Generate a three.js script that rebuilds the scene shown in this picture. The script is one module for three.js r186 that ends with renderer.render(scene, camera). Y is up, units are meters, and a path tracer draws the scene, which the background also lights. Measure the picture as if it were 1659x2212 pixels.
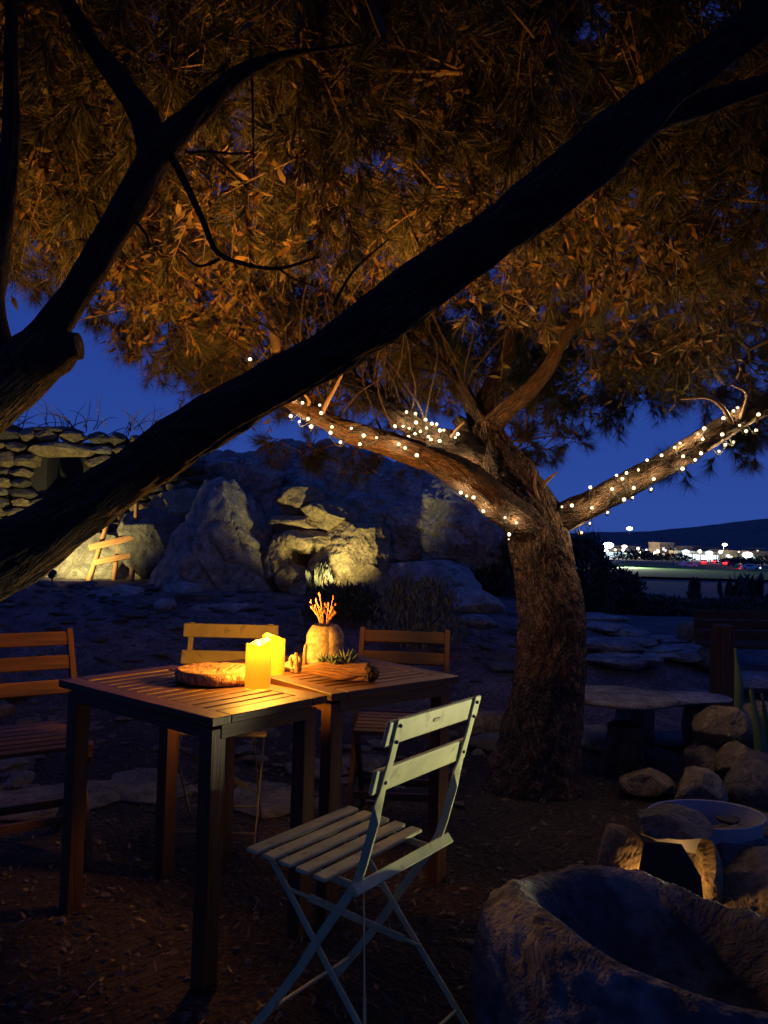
import * as THREE from 'three';
import { mergeGeometries, mergeVertices, toCreasedNormals } from 'three/addons/utils/BufferGeometryUtils.js';
import { RoundedBoxGeometry } from 'three/addons/geometries/RoundedBoxGeometry.js';
import { ImprovedNoise } from 'three/addons/math/ImprovedNoise.js';

const V = (x, y, z) => new THREE.Vector3(x, y, z);
const scene = new THREE.Scene();

// ---------------------------------------------------------------- camera
const PW = 1659, PH = 2212, EYE = V(0, 1.21, 0);
const camera = new THREE.PerspectiveCamera(66.22, 768 / 1024, 0.05, 6000);
camera.rotation.order = 'YXZ';
camera.position.copy(EYE);
camera.rotation.set(0.0353, 0, 0.029);
camera.updateMatrixWorld(true);
scene.add(camera);

// ---------------------------------------------------------------- sky (deep dusk blue, no sun left)
{
  const w = 128, h = 128, a = new Float32Array(w * h * 4);
  for (let j = 0; j < h; j++) for (let i = 0; i < w; i++) {
    const e = (j + 0.5) / h * 180 - 90, up = Math.max(0, e) / 90, k = (j * w + i) * 4;
    const t = 1 - Math.exp(-up * 4.5), below = e < 0 ? 0.25 : 1;
    a[k] = (0.027 * (1 - t) + 0.0085 * t) * below;
    a[k + 1] = (0.070 * (1 - t) + 0.031 * t) * below;
    a[k + 2] = (0.330 * (1 - t) + 0.235 * t) * below;
    a[k + 3] = 1;
  }
  const sky = new THREE.DataTexture(a, w, h, THREE.RGBAFormat, THREE.FloatType);
  sky.mapping = THREE.EquirectangularReflectionMapping;
  sky.magFilter = THREE.LinearFilter; sky.minFilter = THREE.LinearFilter;
  sky.needsUpdate = true;
  scene.background = sky; scene.environment = sky;
  scene.backgroundIntensity = 1; scene.environmentIntensity = 1;
}
const renderer = new THREE.WebGLRenderer({ antialias: true });
renderer.toneMapping = THREE.LinearToneMapping;
renderer.toneMappingExposure = 1;
renderer.shadowMap.enabled = true;

// ---------------------------------------------------------------- photo pixel -> direction, helpers
const TAN = Math.tan(THREE.MathUtils.degToRad(66.22 / 2));
function dir(x, y) { return V((x - PW / 2) / (PH / 2) * TAN, (PH / 2 - y) / (PH / 2) * TAN, -1).applyQuaternion(camera.quaternion); }
function at(x, y, z) { const d = dir(x, y); return EYE.clone().addScaledVector(d, z / -d.z); }      // on the plane z metres in front
function onH(x, y, h) { const d = dir(x, y); return EYE.clone().addScaledVector(d, (h - EYE.y) / d.y); } // on a level h
function pix(p) { const q = p.clone().applyMatrix4(camera.matrixWorldInverse); return [PW / 2 + q.x / -q.z / TAN * PH / 2, PH / 2 - q.y / -q.z / TAN * PH / 2, -q.z]; }
const lerp = THREE.MathUtils.lerp, smooth = (a, b, x) => { const t = Math.min(1, Math.max(0, (x - a) / (b - a))); return t * t * (3 - 2 * t); };
function rng(seed) { let s = seed >>> 0; return () => { s = (s + 0x6d2b79f5) | 0; let t = Math.imul(s ^ (s >>> 15), 1 | s); t = (t + Math.imul(t ^ (t >>> 7), 61 | t)) ^ t; return ((t ^ (t >>> 14)) >>> 0) / 4294967296; }; }
const PN = new ImprovedNoise(), N3 = (x, y, z) => PN.noise(x, y, z);
function fbm(x, y, z, o = 4) { let s = 0, a = 1, n = 0; for (let i = 0; i < o; i++) { s += a * PN.noise(x, y, z); n += a; a *= 0.5; x = x * 2.03 + 5.1; y = y * 2.03 + 1.7; z = z * 2.03 + 3.3; } return s / n; }

const hash3 = (x, y, z) => { let h = Math.imul(x, 374761393) ^ Math.imul(y, 668265263) ^ Math.imul(z, 2147483647 - 1274126177); h = Math.imul(h ^ (h >>> 13), 1274126177); return ((h ^ (h >>> 16)) >>> 0) / 4294967296; };
function cracks(x, y, z) {              // 0 in the middle of a cell, 1 on the joint between cells; second value: the cell's own number
  const X = Math.floor(x), Y = Math.floor(y), Z = Math.floor(z); let a = 9, b = 9, id = 0;
  for (let i = -1; i <= 1; i++) for (let j = -1; j <= 1; j++) for (let k = -1; k <= 1; k++) { const cx = X + i, cy = Y + j, cz = Z + k, q = hash3(cx, cy, cz), dx = cx + q - x, dy = cy + hash3(cy, cz, cx + 7) - y, dz = cz + hash3(cz + 3, cx, cy) - z, d = dx * dx + dy * dy + dz * dz; if (d < a) { b = a; a = d; id = q; } else if (d < b) b = d; }
  return [1 - smooth(0, 0.32, Math.sqrt(b) - Math.sqrt(a)), id];
}
function cells2(u, v, gx, gy) {         // the same, flat and tiling
  const x = u * gx, y = v * gy, X = Math.floor(x), Y = Math.floor(y); let a = 9, b = 9, id = 0;
  for (let i = -1; i <= 1; i++) for (let j = -1; j <= 1; j++) { const cx = X + i, cy = Y + j, wx = ((cx % gx) + gx) % gx, wy = ((cy % gy) + gy) % gy, q = hash3(wx, wy, 5), dx = cx + q - x, dy = cy + hash3(wy, wx, 11) - y, d = dx * dx + dy * dy; if (d < a) { b = a; a = d; id = q; } else if (d < b) b = d; }
  return [Math.sqrt(b) - Math.sqrt(a), id];
}
const taken = {};
function numbered(n) { if (!(n in taken)) { taken[n] = 0; return n; } return n + '_' + String(++taken[n]).padStart(3, '0'); }
function thing(name, label, category, pos, turn = 0, group) {
  const g = new THREE.Group(); g.name = numbered(name); g.userData = { label, category }; if (group) g.userData.group = group;
  if (pos) g.position.copy(pos); g.rotation.y = turn; scene.add(g); return g;
}
function part(parent, name, geo, mat, extra) { const m = new THREE.Mesh(geo, mat); m.name = name; if (extra) m.userData = extra; parent.add(m); return m; }
function single(name, geo, mat, label, category, pos, turn = 0, group) {
  const m = new THREE.Mesh(geo, mat); m.name = numbered(name); m.userData = { label, category }; if (group) m.userData.group = group;
  if (pos) m.position.copy(pos); m.rotation.y = turn; scene.add(m); return m;
}
function setting(name, geo, mat) { const m = new THREE.Mesh(geo, mat); m.name = numbered(name); m.userData = { kind: 'structure' }; scene.add(m); return m; }
function copyOf(g, pos, turn, label) { const c = g.clone(); c.name = numbered(g.name.replace(/_\d+$/, '')); c.userData = { ...g.userData }; if (label) c.userData.label = label; c.position.copy(pos); c.rotation.y = turn; scene.add(c); return c; }

// ---------------------------------------------------------------- geometry helpers
function clean(g) { let q = g.index ? g.toNonIndexed() : g; for (const k of Object.keys(q.attributes)) if (!['position', 'normal', 'uv'].includes(k)) q.deleteAttribute(k); if (!q.attributes.uv) q.setAttribute('uv', new THREE.BufferAttribute(new Float32Array(q.attributes.position.count * 2), 2)); return q; }
function join(list) { return mergeGeometries(list.map(clean)); }
function boxUV(g, s = 1) {            // uv in metres by the side each face looks to
  g = g.index ? g.toNonIndexed() : g;
  const p = g.attributes.position, uv = new Float32Array(p.count * 2), a = V(), b = V(), c = V(), n = V();
  for (let i = 0; i < p.count; i += 3) {
    a.fromBufferAttribute(p, i); b.fromBufferAttribute(p, i + 1); c.fromBufferAttribute(p, i + 2);
    n.subVectors(b, a).cross(V().subVectors(c, a)); const x = Math.abs(n.x), y = Math.abs(n.y), z = Math.abs(n.z);
    [a, b, c].forEach((q, k) => { const [u, v] = y >= x && y >= z ? [q.x, q.z] : x > z ? [q.z, q.y] : [q.x, q.y]; uv[(i + k) * 2] = u * s; uv[(i + k) * 2 + 1] = v * s; });
  }
  g.setAttribute('uv', new THREE.BufferAttribute(uv, 2)); return g;
}
function cbox(w, h, d, c = 0.003) { return boxUV(new RoundedBoxGeometry(w, h, d, 1, c)); }
// bar from a to b: width wd along the side hint, thickness th; grain runs along v
function bar(a, b, wd, th, side, c = 0.002) {
  const y = V().subVectors(b, a), L = y.length(); y.normalize();
  const z = V().crossVectors(side, y).normalize(), x = V().crossVectors(y, z).normalize();
  const g = new RoundedBoxGeometry(wd, L, th, 1, Math.min(c, wd * 0.45, th * 0.45)); boxUV(g);
  const q = boxUV(g); const m = new THREE.Matrix4().makeBasis(x, y, z).setPosition(V().addVectors(a, b).multiplyScalar(0.5));
  q.applyMatrix4(m); return q;
}
function rod(a, b, r, n = 8) { const y = V().subVectors(b, a), L = y.length(); const g = new THREE.CylinderGeometry(r, r, L, n); g.applyQuaternion(new THREE.Quaternion().setFromUnitVectors(V(0, 1, 0), y.normalize())); g.translate((a.x + b.x) / 2, (a.y + b.y) / 2, (a.z + b.z) / 2); return g; }
// flat strap along points, its wide side given per point
function strap(pts, sides, wd, th) {
  const P = [], I = [], U = []; let len = 0;
  pts.forEach((p, i) => {
    const t = V().subVectors(pts[Math.min(i + 1, pts.length - 1)], pts[Math.max(i - 1, 0)]).normalize();
    const s = sides[i].clone().addScaledVector(t, -sides[i].dot(t)).normalize(), n = V().crossVectors(t, s);
    if (i) len += p.distanceTo(pts[i - 1]);
    for (const [x, y] of [[-1, -1], [1, -1], [1, 1], [-1, 1]]) { const q = p.clone().addScaledVector(s, x * wd / 2).addScaledVector(n, y * th / 2); P.push(q.x, q.y, q.z); U.push(x * wd, len); }
  });
  for (let i = 0; i < pts.length - 1; i++) for (let k = 0; k < 4; k++) { const a = i * 4 + k, b = i * 4 + (k + 1) % 4; I.push(a, b, a + 4, b, b + 4, a + 4); }
  const e = (pts.length - 1) * 4; I.push(0, 2, 1, 0, 3, 2, e, e + 1, e + 2, e, e + 2, e + 3);
  const g = new THREE.BufferGeometry(); g.setAttribute('position', new THREE.Float32BufferAttribute(P, 3)); g.setAttribute('uv', new THREE.Float32BufferAttribute(U, 2)); g.setIndex(I);
  g.computeVertexNormals(); return toCreasedNormals(g, 0.6);
}
function smoothPath(pts, n) {          // pts: [Vector3, radius]
  const c = new THREE.CatmullRomCurve3(pts.map((p) => p[0]), false, 'centripetal'), out = [];
  const m = pts.length - 1;
  for (let i = 0; i <= n; i++) { const t = i / n, k = Math.min(m - 1, Math.floor(t * m)), f = t * m - k; out.push([c.getPoint(t), lerp(pts[k][1], pts[k + 1][1], f * f * (3 - 2 * f))]); }
  return out;
}
// limb: round sweep with real bark relief
function limb(path, seg, bark = 0, seed = 0, closeEnd = true) {
  const n = path.length, P = [], U = [], I = []; let s = null, len = 0;
  for (let i = 0; i < n; i++) {
    const [p, r] = path[i], t = V().subVectors(path[Math.min(i + 1, n - 1)][0], path[Math.max(i - 1, 0)][0]).normalize();
    if (!s) s = Math.abs(t.y) < 0.9 ? V(0, 1, 0).cross(t).normalize() : V(1, 0, 0);
    s.addScaledVector(t, -s.dot(t)).normalize(); const b = V().crossVectors(t, s);
    if (i) len += p.distanceTo(path[i - 1][0]);
    for (let k = 0; k <= seg; k++) {
      const a = k / seg * Math.PI * 2, cx = Math.cos(a), sx = Math.sin(a);
      let d = 0;
      if (bark) {
        const w = N3(cx * r * 9, sx * r * 9, len * 6 + seed) * 0.8, qx = cx * r * 26 + w, qy = sx * r * 26 - w, ql = len * 6 + seed * 3, [c, id] = cracks(qx + seed, qy, ql);
        const f = Math.pow(1 - Math.abs(N3(qx * 0.9 + 3, qy * 0.9, ql * 0.55)), 6);
        d = bark * (0.22 * id - 0.34 * c - 0.75 * f + 0.4 * N3(qx * 2.3, qy * 2.3, ql * 3.5) + 0.7 * N3(cx * r * 6, sx * r * 6, len * 4)) + r * 0.16 * N3(cx * 1.1 + seed, sx * 1.1, len * 1.7);
      }
      const R = r + d;
      P.push(p.x + (s.x * cx + b.x * sx) * R, p.y + (s.y * cx + b.y * sx) * R, p.z + (s.z * cx + b.z * sx) * R);
      U.push(k / seg * Math.PI * 2 * 0.15, len);
    }
  }
  const w = seg + 1;
  for (let i = 0; i < n - 1; i++) for (let k = 0; k < seg; k++) { const a = i * w + k; I.push(a, a + 1, a + w, a + 1, a + w + 1, a + w); }
  if (closeEnd) { const e = P.length / 3, q = path[n - 1][0]; P.push(q.x, q.y, q.z); U.push(0, len); for (let k = 0; k < seg; k++) I.push((n - 1) * w + k, (n - 1) * w + k + 1, e); }
  const g = new THREE.BufferGeometry(); g.setAttribute('position', new THREE.Float32BufferAttribute(P, 3)); g.setAttribute('uv', new THREE.Float32BufferAttribute(U, 2)); g.setIndex(I); g.computeVertexNormals(); return g;
}
// boulder: a ball cut by planes, roughened, with optional ledges
function rock(size, seed, { detail = 16, cuts = 14, rough = 0.06, fine = 0.015, strata = 0, flat = 0, spread = 0.3, crease = 0.5, freq = 1.6, terr = 0 } = {}) {
  const R = rng(seed * 977 + 13), pl = [];
  for (let i = 0; i < cuts; i++) { const z = R() * 2 - 1, a = R() * 6.283, q = Math.sqrt(1 - z * z); pl.push([V(q * Math.cos(a), z, q * Math.sin(a)), 0.72 + R() * spread]); }
  if (flat) pl.push([V(0, 1, 0), flat]);
  let g = mergeVertices(new THREE.IcosahedronGeometry(1, detail).deleteAttribute('normal').deleteAttribute('uv'));
  const p = g.attributes.position, v = V();
  for (let i = 0; i < p.count; i++) {
    v.fromBufferAttribute(p, i).normalize(); let r = 1.12;
    for (const [n, d] of pl) { const c = v.dot(n); if (c > 0.05) { const q = d / c; r = q < r ? q : r; } }
    const m = Math.max(size[0], size[1], size[2]);
    const wx = v.x * size[0], wy = v.y * size[1], wz = v.z * size[2];
    r += rough * fbm(wx / m * freq * 1.5 + seed, wy / m * freq * 1.5, wz / m * freq * 1.5, 4) * 1.6;
    r += fine * fbm(wx / m * 9 + seed, wy / m * 9, wz / m * 9, 3) * 2;
    if (terr) { const q = 6 * fbm(wx * 1.3 + seed, wy * 1.6 + 0.3 * wx, wz * 1.3, 4) , k = Math.floor(q), f = q - k; r += terr * (k + smooth(0.3, 0.7, f)) / 4; const [c, id] = cracks(wx * 1.9 + seed, wy * 2.3 + wx * 0.6, wz * 1.9); r += terr * 0.35 * (id - 0.5) - terr * 0.3 * c * c; }
    if (strata) { const q = (wy * 0.94 + wx * 0.25 + 0.08 * fbm(wx * 2, wy, wz * 2, 3)) * 5 + seed; r -= strata * Math.pow(1 - Math.abs(Math.sin(q)), 5) * (0.5 + fbm(wx * 3, wy * 2, wz * 3, 2)); }
    p.setXYZ(i, v.x * r * size[0], v.y * r * size[1], v.z * r * size[2]);
  }
  g.computeVertexNormals(); return boxUV(toCreasedNormals(g, crease));
}

// ---------------------------------------------------------------- textures
function tex(size, fn, srgb = true) {
  const d = new Uint8Array(size * size * 4);
  for (let j = 0; j < size; j++) for (let i = 0; i < size; i++) { const c = fn(i / size, j / size), k = (j * size + i) * 4; d[k] = c[0]; d[k + 1] = c[1]; d[k + 2] = c[2]; d[k + 3] = 255; }
  const t = new THREE.DataTexture(d, size, size); t.wrapS = t.wrapT = THREE.RepeatWrapping; t.magFilter = THREE.LinearFilter; t.minFilter = THREE.LinearMipmapLinearFilter; t.generateMipmaps = true;
  if (srgb) t.colorSpace = THREE.SRGBColorSpace; t.needsUpdate = true; return t;
}
const TAU = Math.PI * 2;
function tn(u, v, f, g, seed, o = 4) {  // tiling noise on a torus
  const a = u * TAU, b = v * TAU, r = f / TAU, q = g / TAU; return fbm(Math.cos(a) * r + seed, Math.sin(a) * r + Math.cos(b) * q, Math.sin(b) * q + seed * 1.3, o);
}
const clamp255 = (x) => Math.max(0, Math.min(255, x));
const tint = (c, k) => [clamp255(c[0] * k), clamp255(c[1] * k), clamp255(c[2] * k)];
const mixc = (a, b, t) => [lerp(a[0], b[0], t), lerp(a[1], b[1], t), lerp(a[2], b[2], t)];
function rep(t, x, y = x) { const c = t.clone(); c.repeat.set(x, y); c.needsUpdate = true; return c; }

const barkF = (u, v) => { const w = 0.035 * tn(u, v, 14, 14, 13, 3), x = (u + w + 1) % 1, y = (v + w * 1.5 + 1) % 1, [f, id] = cells2(x, y, 22, 7), r = Math.pow(1 - Math.abs(tn(u, v, 26, 9, 9, 3)), 5); return [smooth(0, 0.22, f) * 0.45 + 0.55, id, r]; };
const barkT = tex(512, (u, v) => { const n = tn(u, v, 14, 8, 1), m = tn(u, v, 70, 50, 4, 3), [f, id, r] = barkF(u, v); const k = (0.85 + id * 0.25 + n * 0.5 + m * 0.6) * f; return tint(mixc([122, 103, 83], [62, 48, 38], r * 0.9), k); });
const barkB = tex(512, (u, v) => { const m = tn(u, v, 70, 50, 4, 4), [f, id, r] = barkF(u, v); const k = clamp255(20 + 120 * f + 25 * id - 70 * r + m * 150); return [k, k, k]; }, false);
const woodT = tex(400, (u, v) => { const n = tn(u, v, 46, 2.2, 2, 4), m = tn(u, v, 120, 5, 6, 3), b = tn(u, v, 4, 1.5, 12, 3); return tint([158, 118, 80], 1 + n * 0.5 + m * 0.35 + b * 0.35); });
const woodB = tex(400, (u, v) => { const k = clamp255(128 + tn(u, v, 120, 4, 6, 4) * 200); return [k, k, k]; }, false);
const stoneT = tex(400, (u, v) => { const n = tn(u, v, 5, 5, 3, 5), m = tn(u, v, 26, 26, 7, 4), l = smooth(0.18, 0.4, tn(u, v, 8, 8, 15, 5)); return mixc(tint([150, 142, 128], 1 + n * 0.6 + m * 0.45), [176, 172, 150], l * 0.5); });
const stoneB = tex(400, (u, v) => { const k = clamp255(128 + tn(u, v, 9, 9, 3, 6) * 160 + tn(u, v, 40, 40, 5, 3) * 90); return [k, k, k]; }, false);
const soilT = tex(512, (u, v) => { const n = tn(u, v, 6, 6, 21, 5), m = tn(u, v, 60, 60, 8, 4), s = smooth(0.25, 0.45, tn(u, v, 90, 90, 31, 2)); return mixc(tint([54, 45, 40], 1 + n * 0.7 + m * 0.8), [112, 98, 84], s * 0.6); });
const soilB = tex(512, (u, v) => { const k = clamp255(128 + tn(u, v, 60, 60, 8, 4) * 190 + tn(u, v, 12, 12, 2, 3) * 60); return [k, k, k]; }, false);
const paintT = tex(256, (u, v) => { const n = tn(u, v, 8, 8, 4, 5), s = smooth(0.22, 0.36, tn(u, v, 22, 22, 2, 4)); return mixc(tint([190, 190, 132], 1 + n * 0.22), [128, 114, 84], s * 0.45); });
const flatB = tex(256, (u, v) => { const k = clamp255(128 + tn(u, v, 20, 20, 8, 4) * 120); return [k, k, k]; }, false);
const logT = tex(400, (u, v) => { const n = tn(u, v, 24, 6, 5, 5), m = tn(u, v, 60, 30, 4, 3), c = smooth(0.1, 0.35, tn(u, v, 20, 3, 25, 3)); return mixc(tint([176, 128, 82], 1 + n * 0.7 + m * 0.4), [86, 58, 38], c * 0.7); });


const std = (o) => new THREE.MeshStandardMaterial({ roughness: 0.9, metalness: 0, ...o });
const M = {
  bark: std({ map: rep(barkT, 1.6, 1.6), bumpMap: rep(barkB, 1.6, 1.6), bumpScale: 0.016, color: 0xdccdb8 }),
  twig: std({ color: new THREE.Color(0.19, 0.135, 0.085) }),
  table: std({ map: rep(woodT, 1.2, 1.2), bumpMap: rep(woodB, 1.2, 1.2), bumpScale: 0.0015, color: 0x786a52, roughness: 0.5 }),
  chairWood: std({ map: rep(woodT, 1.5, 1.5), bumpMap: rep(woodB, 1.5, 1.5), bumpScale: 0.001, color: 0x927e60, roughness: 0.6 }),
  chairPaint: std({ map: rep(paintT, 1.3, 1.3), bumpMap: rep(flatB, 2, 2), bumpScale: 0.0004, roughness: 0.5 }),
  chairPaintDimmed: std({ map: rep(paintT, 1.3, 1.3), bumpMap: rep(flatB, 2, 2), bumpScale: 0.0004, roughness: 0.6, color: 0xb4a488 }),  // same chair paint, darkened to tone down the candlelight on the far chair
  paleWood: std({ map: rep(woodT, 1.5, 1.5), bumpMap: rep(woodB, 1.5, 1.5), bumpScale: 0.001, color: 0xfff0dc }),
  screw: std({ color: 0x55524a, metalness: 0.7, roughness: 0.5 }),
  stone: std({ map: rep(stoneT, 0.9), bumpMap: rep(stoneB, 0.9), bumpScale: 0.03, color: 0xe6e9ee }),
  stoneFine: std({ map: rep(stoneT, 2.2), bumpMap: rep(stoneB, 2.2), bumpScale: 0.014, color: 0xdcdcd8 }),
  stoneWarm: std({ map: rep(stoneT, 1.6), bumpMap: rep(stoneB, 1.6), bumpScale: 0.012, color: 0xd2c2a2 }),
  stoneGrey: std({ map: rep(stoneT, 1.8), bumpMap: rep(stoneB, 1.8), bumpScale: 0.012, color: 0x9c9a98 }),
  darkCore: std({ color: new THREE.Color(0.03, 0.027, 0.024) }),  // near-black core behind the stones and at the back of the opening
  soil: std({ map: rep(soilT, 0.8), bumpMap: rep(soilB, 0.8), bumpScale: 0.02, roughness: 1 }),
  log: std({ map: rep(logT, 3, 3), bumpMap: rep(barkB, 4, 4), bumpScale: 0.005 }),
  ceramic: std({ map: rep(stoneT, 4), bumpMap: rep(stoneB, 6), bumpScale: 0.003, color: 0xd8ccb8 }),
  dried: std({ color: new THREE.Color(0.42, 0.22, 0.09) }),
  driedHead: std({ color: new THREE.Color(0.35, 0.12, 0.07) }),
  succulent: std({ color: new THREE.Color(0.07, 0.11, 0.05), roughness: 0.6 }),
  slate: std({ map: rep(stoneT, 2), color: 0x3a3833, roughness: 0.7 }),
  black: std({ color: 0x0c0c0d, roughness: 0.5 }),
  plastic: std({ color: new THREE.Color(0.30, 0.31, 0.33), roughness: 0.5 }),
  cable: std({ color: new THREE.Color(0.02, 0.025, 0.018), roughness: 0.6 }),
  basin: std({ bumpMap: rep(stoneB, 3.2), bumpScale: 0.012, roughness: 0.95, vertexColors: true }),
  planks: std({ map: rep(woodT, 1, 1), bumpMap: rep(woodB, 1, 1), bumpScale: 0.003, color: 0x8c7a68 }),
};
function glow(r, g, b, k, extra = {}) { return std({ color: new THREE.Color(0.6, 0.55, 0.45), emissive: new THREE.Color(r, g, b), emissiveIntensity: k, ...extra }); }
function leafMat(r, g, b) { return std({ color: new THREE.Color(r, g, b), roughness: 0.6, side: THREE.DoubleSide }); }

// ================================================================ SETTING
function groundY(x, z) {
  const d = -z, left = 1 - smooth(0.9, 2.6, x - 0.05 * d);
  let y = 0.62 * smooth(4.2, 8.2, d) * left + 0.30 * smooth(4.8, 7.5, d) * (1 - left) * (1 - smooth(9, 16, d));
  y -= 4.0 * smooth(11, 75, d) * smooth(0.1, 0.24, x / Math.max(1, d));
  y += (0.022 * fbm(x * 1.3, 4, z * 1.3, 3) + 0.012 * fbm(x * 6, 9, z * 6, 2)) * (1 - smooth(30, 60, d));
  return y;
}
{
  const nx = 230, nz = 260, g = new THREE.PlaneGeometry(1, 1, nx, nz), p = g.attributes.position, uv = g.attributes.uv;
  for (let i = 0; i < p.count; i++) {
    const s = p.getX(i) * 2, t = p.getY(i) + 0.5;               // s -1..1, t 0..1
    const x = 1.5 * Math.sinh(s * 7.2) * 1.3, z = 6 - (Math.exp(t * 6.6) - 1) * 4.0;
    p.setXYZ(i, x, groundY(x, z), z); uv.setXY(i, x, z);
  }
  const col = new Float32Array(p.count * 3);
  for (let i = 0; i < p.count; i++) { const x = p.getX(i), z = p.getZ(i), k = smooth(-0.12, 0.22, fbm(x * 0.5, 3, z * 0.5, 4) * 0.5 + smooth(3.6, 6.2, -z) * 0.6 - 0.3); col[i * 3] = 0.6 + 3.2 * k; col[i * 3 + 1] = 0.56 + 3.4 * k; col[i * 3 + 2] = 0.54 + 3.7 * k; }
  g.setAttribute('color', new THREE.BufferAttribute(col, 3));
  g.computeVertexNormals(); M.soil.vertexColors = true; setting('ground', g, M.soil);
}
// ---- far hill behind the town
{
  const n = 160, P = [], I = [], U = [];
  for (let i = 0; i <= n; i++) for (let j = 0; j <= 12; j++) {
    const x = -400 + i / n * 2600, t = j / 12, z = -900 - t * 900;
    const top = lerp(16, 120, smooth(100, 1500, x)) + 14 * fbm(x * 0.004, 2, 0, 5);
    P.push(x, -5 + top * Math.sin(Math.min(1, t * 1.6) * Math.PI / 2) + 2.5 * fbm(x * 0.02, 5, z * 0.02, 3), z); U.push(x * 0.05, z * 0.05);
  }
  for (let i = 0; i < n; i++) for (let j = 0; j < 12; j++) { const a = i * 13 + j; I.push(a, a + 13, a + 1, a + 13, a + 14, a + 1); }
  const g = new THREE.BufferGeometry(); g.setAttribute('position', new THREE.Float32BufferAttribute(P, 3)); g.setAttribute('uv', new THREE.Float32BufferAttribute(U, 2)); g.setIndex(I); g.computeVertexNormals();
  setting('hill', g, std({ map: rep(stoneT, 0.3), color: 0x8c9098, side: THREE.DoubleSide }));
}

// ---- lit field and road by the town
function sheet(x0, x1, z0, z1, lift, n = 24) {
  const g = new THREE.PlaneGeometry(1, 1, n, n), p = g.attributes.position, uv = g.attributes.uv;
  for (let i = 0; i < p.count; i++) { const u = p.getX(i) + 0.5, v = p.getY(i) + 0.5, z = lerp(z0, z1, v), x = lerp(x0, x1, u) + 3 * N3(u * 5, v * 5, z0) * (u < 0.02 || u > 0.98 ? 1 : 0); p.setXYZ(i, x, groundY(x, z) + lift, z); uv.setXY(i, x * 0.1, z * 0.1); }
  g.computeVertexNormals(); return g;
}
setting('field', sheet(38, 112, -130, -235, 0.4), std({ map: rep(stoneT, 1.3), color: new THREE.Color(0.20, 0.62, 0.09) }));
setting('road', sheet(60, 260, -252, -266, 0.1), std({ color: new THREE.Color(0.06, 0.06, 0.065) }));

// ================================================================ ROCK OUTCROP behind the table
function boulder(px, py, z, size, seed, label, o = {}, mat = M.stone, turn = 0, group, name = 'boulder') {
  return single(name, rock(size, seed, o), mat, label, o.cat || 'boulder', at(px, py, z), turn, group);
}
const big = { detail: 42, terr: 0.13, cuts: 16, rough: 0.07, fine: 0.02, crease: 0.45 };
boulder(560, 1120, 11.5, [2.1, 1.25, 1.2], 3, 'broad pale rock ridge forming the skyline behind the pointed boulder', { ...big, strata: 0.03 }, M.stone, 0.2);
boulder(760, 1120, 10.6, [1.25, 1.05, 1.0], 8, 'tall layered rock rising behind the spotlit cliff', { ...big, strata: 0.06 }, M.stone, -0.3);
boulder(905, 1150, 10.2, [1.1, 0.8, 0.8], 112, 'shouldered rock between the spotlit cliff and the lit pine trunk', { ...big, strata: 0.05 }, M.stone, 0.5);
boulder(1010, 1170, 9.6, [0.85, 0.95, 0.7], 117, 'tall rock just left of the lit pine trunk', { ...big, strata: 0.04 }, M.stone, 1.1);
{ // pointed grey boulder: a leaning pyramid
  const q = new THREE.IcosahedronGeometry(1, 36); const m = mergeVertices(q.deleteAttribute('normal').deleteAttribute('uv')), a = m.attributes.position, v = V();
  const pl = [[V(-0.86, 0.38, 0.34), 0.55], [V(0.78, 0.5, 0.36), 0.52], [V(0.1, 0.18, 0.98), 0.52], [V(0.05, 0.25, -0.97), 0.6], [V(0, -1, 0), 0.75], [V(-0.25, 0.93, 0.2), 1.02], [V(-0.45, 0.5, 0.75), 0.62]];
  for (let i = 0; i < a.count; i++) { v.fromBufferAttribute(a, i).normalize(); let r = 1.6; for (const [n, d] of pl) { const c = v.dot(n.clone().normalize()); if (c > 0.03) r = Math.min(r, d / c); } { const [c, id] = cracks(v.x * 2.2 * r + 4, v.y * 1.7 * r + v.x, v.z * 2.2 * r); r += 0.07 * (id - 0.5) - 0.05 * c * c; } r += 0.16 * fbm(v.x * 1.7 + 4, v.y * 1.7, v.z * 1.7, 5) + 0.012 * fbm(v.x * 12, v.y * 12, v.z * 12, 3); a.setXYZ(i, v.x * r * 0.92, v.y * r * 0.86, v.z * r * 0.85); }
  m.computeVertexNormals(); const gg = boxUV(toCreasedNormals(m, 0.5));
  single('boulder', gg, M.stoneFine, 'large smooth grey boulder with a pointed top beside the spotlit cliff', 'boulder', at(487, 1218, 8.8), 0.1);
}
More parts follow.
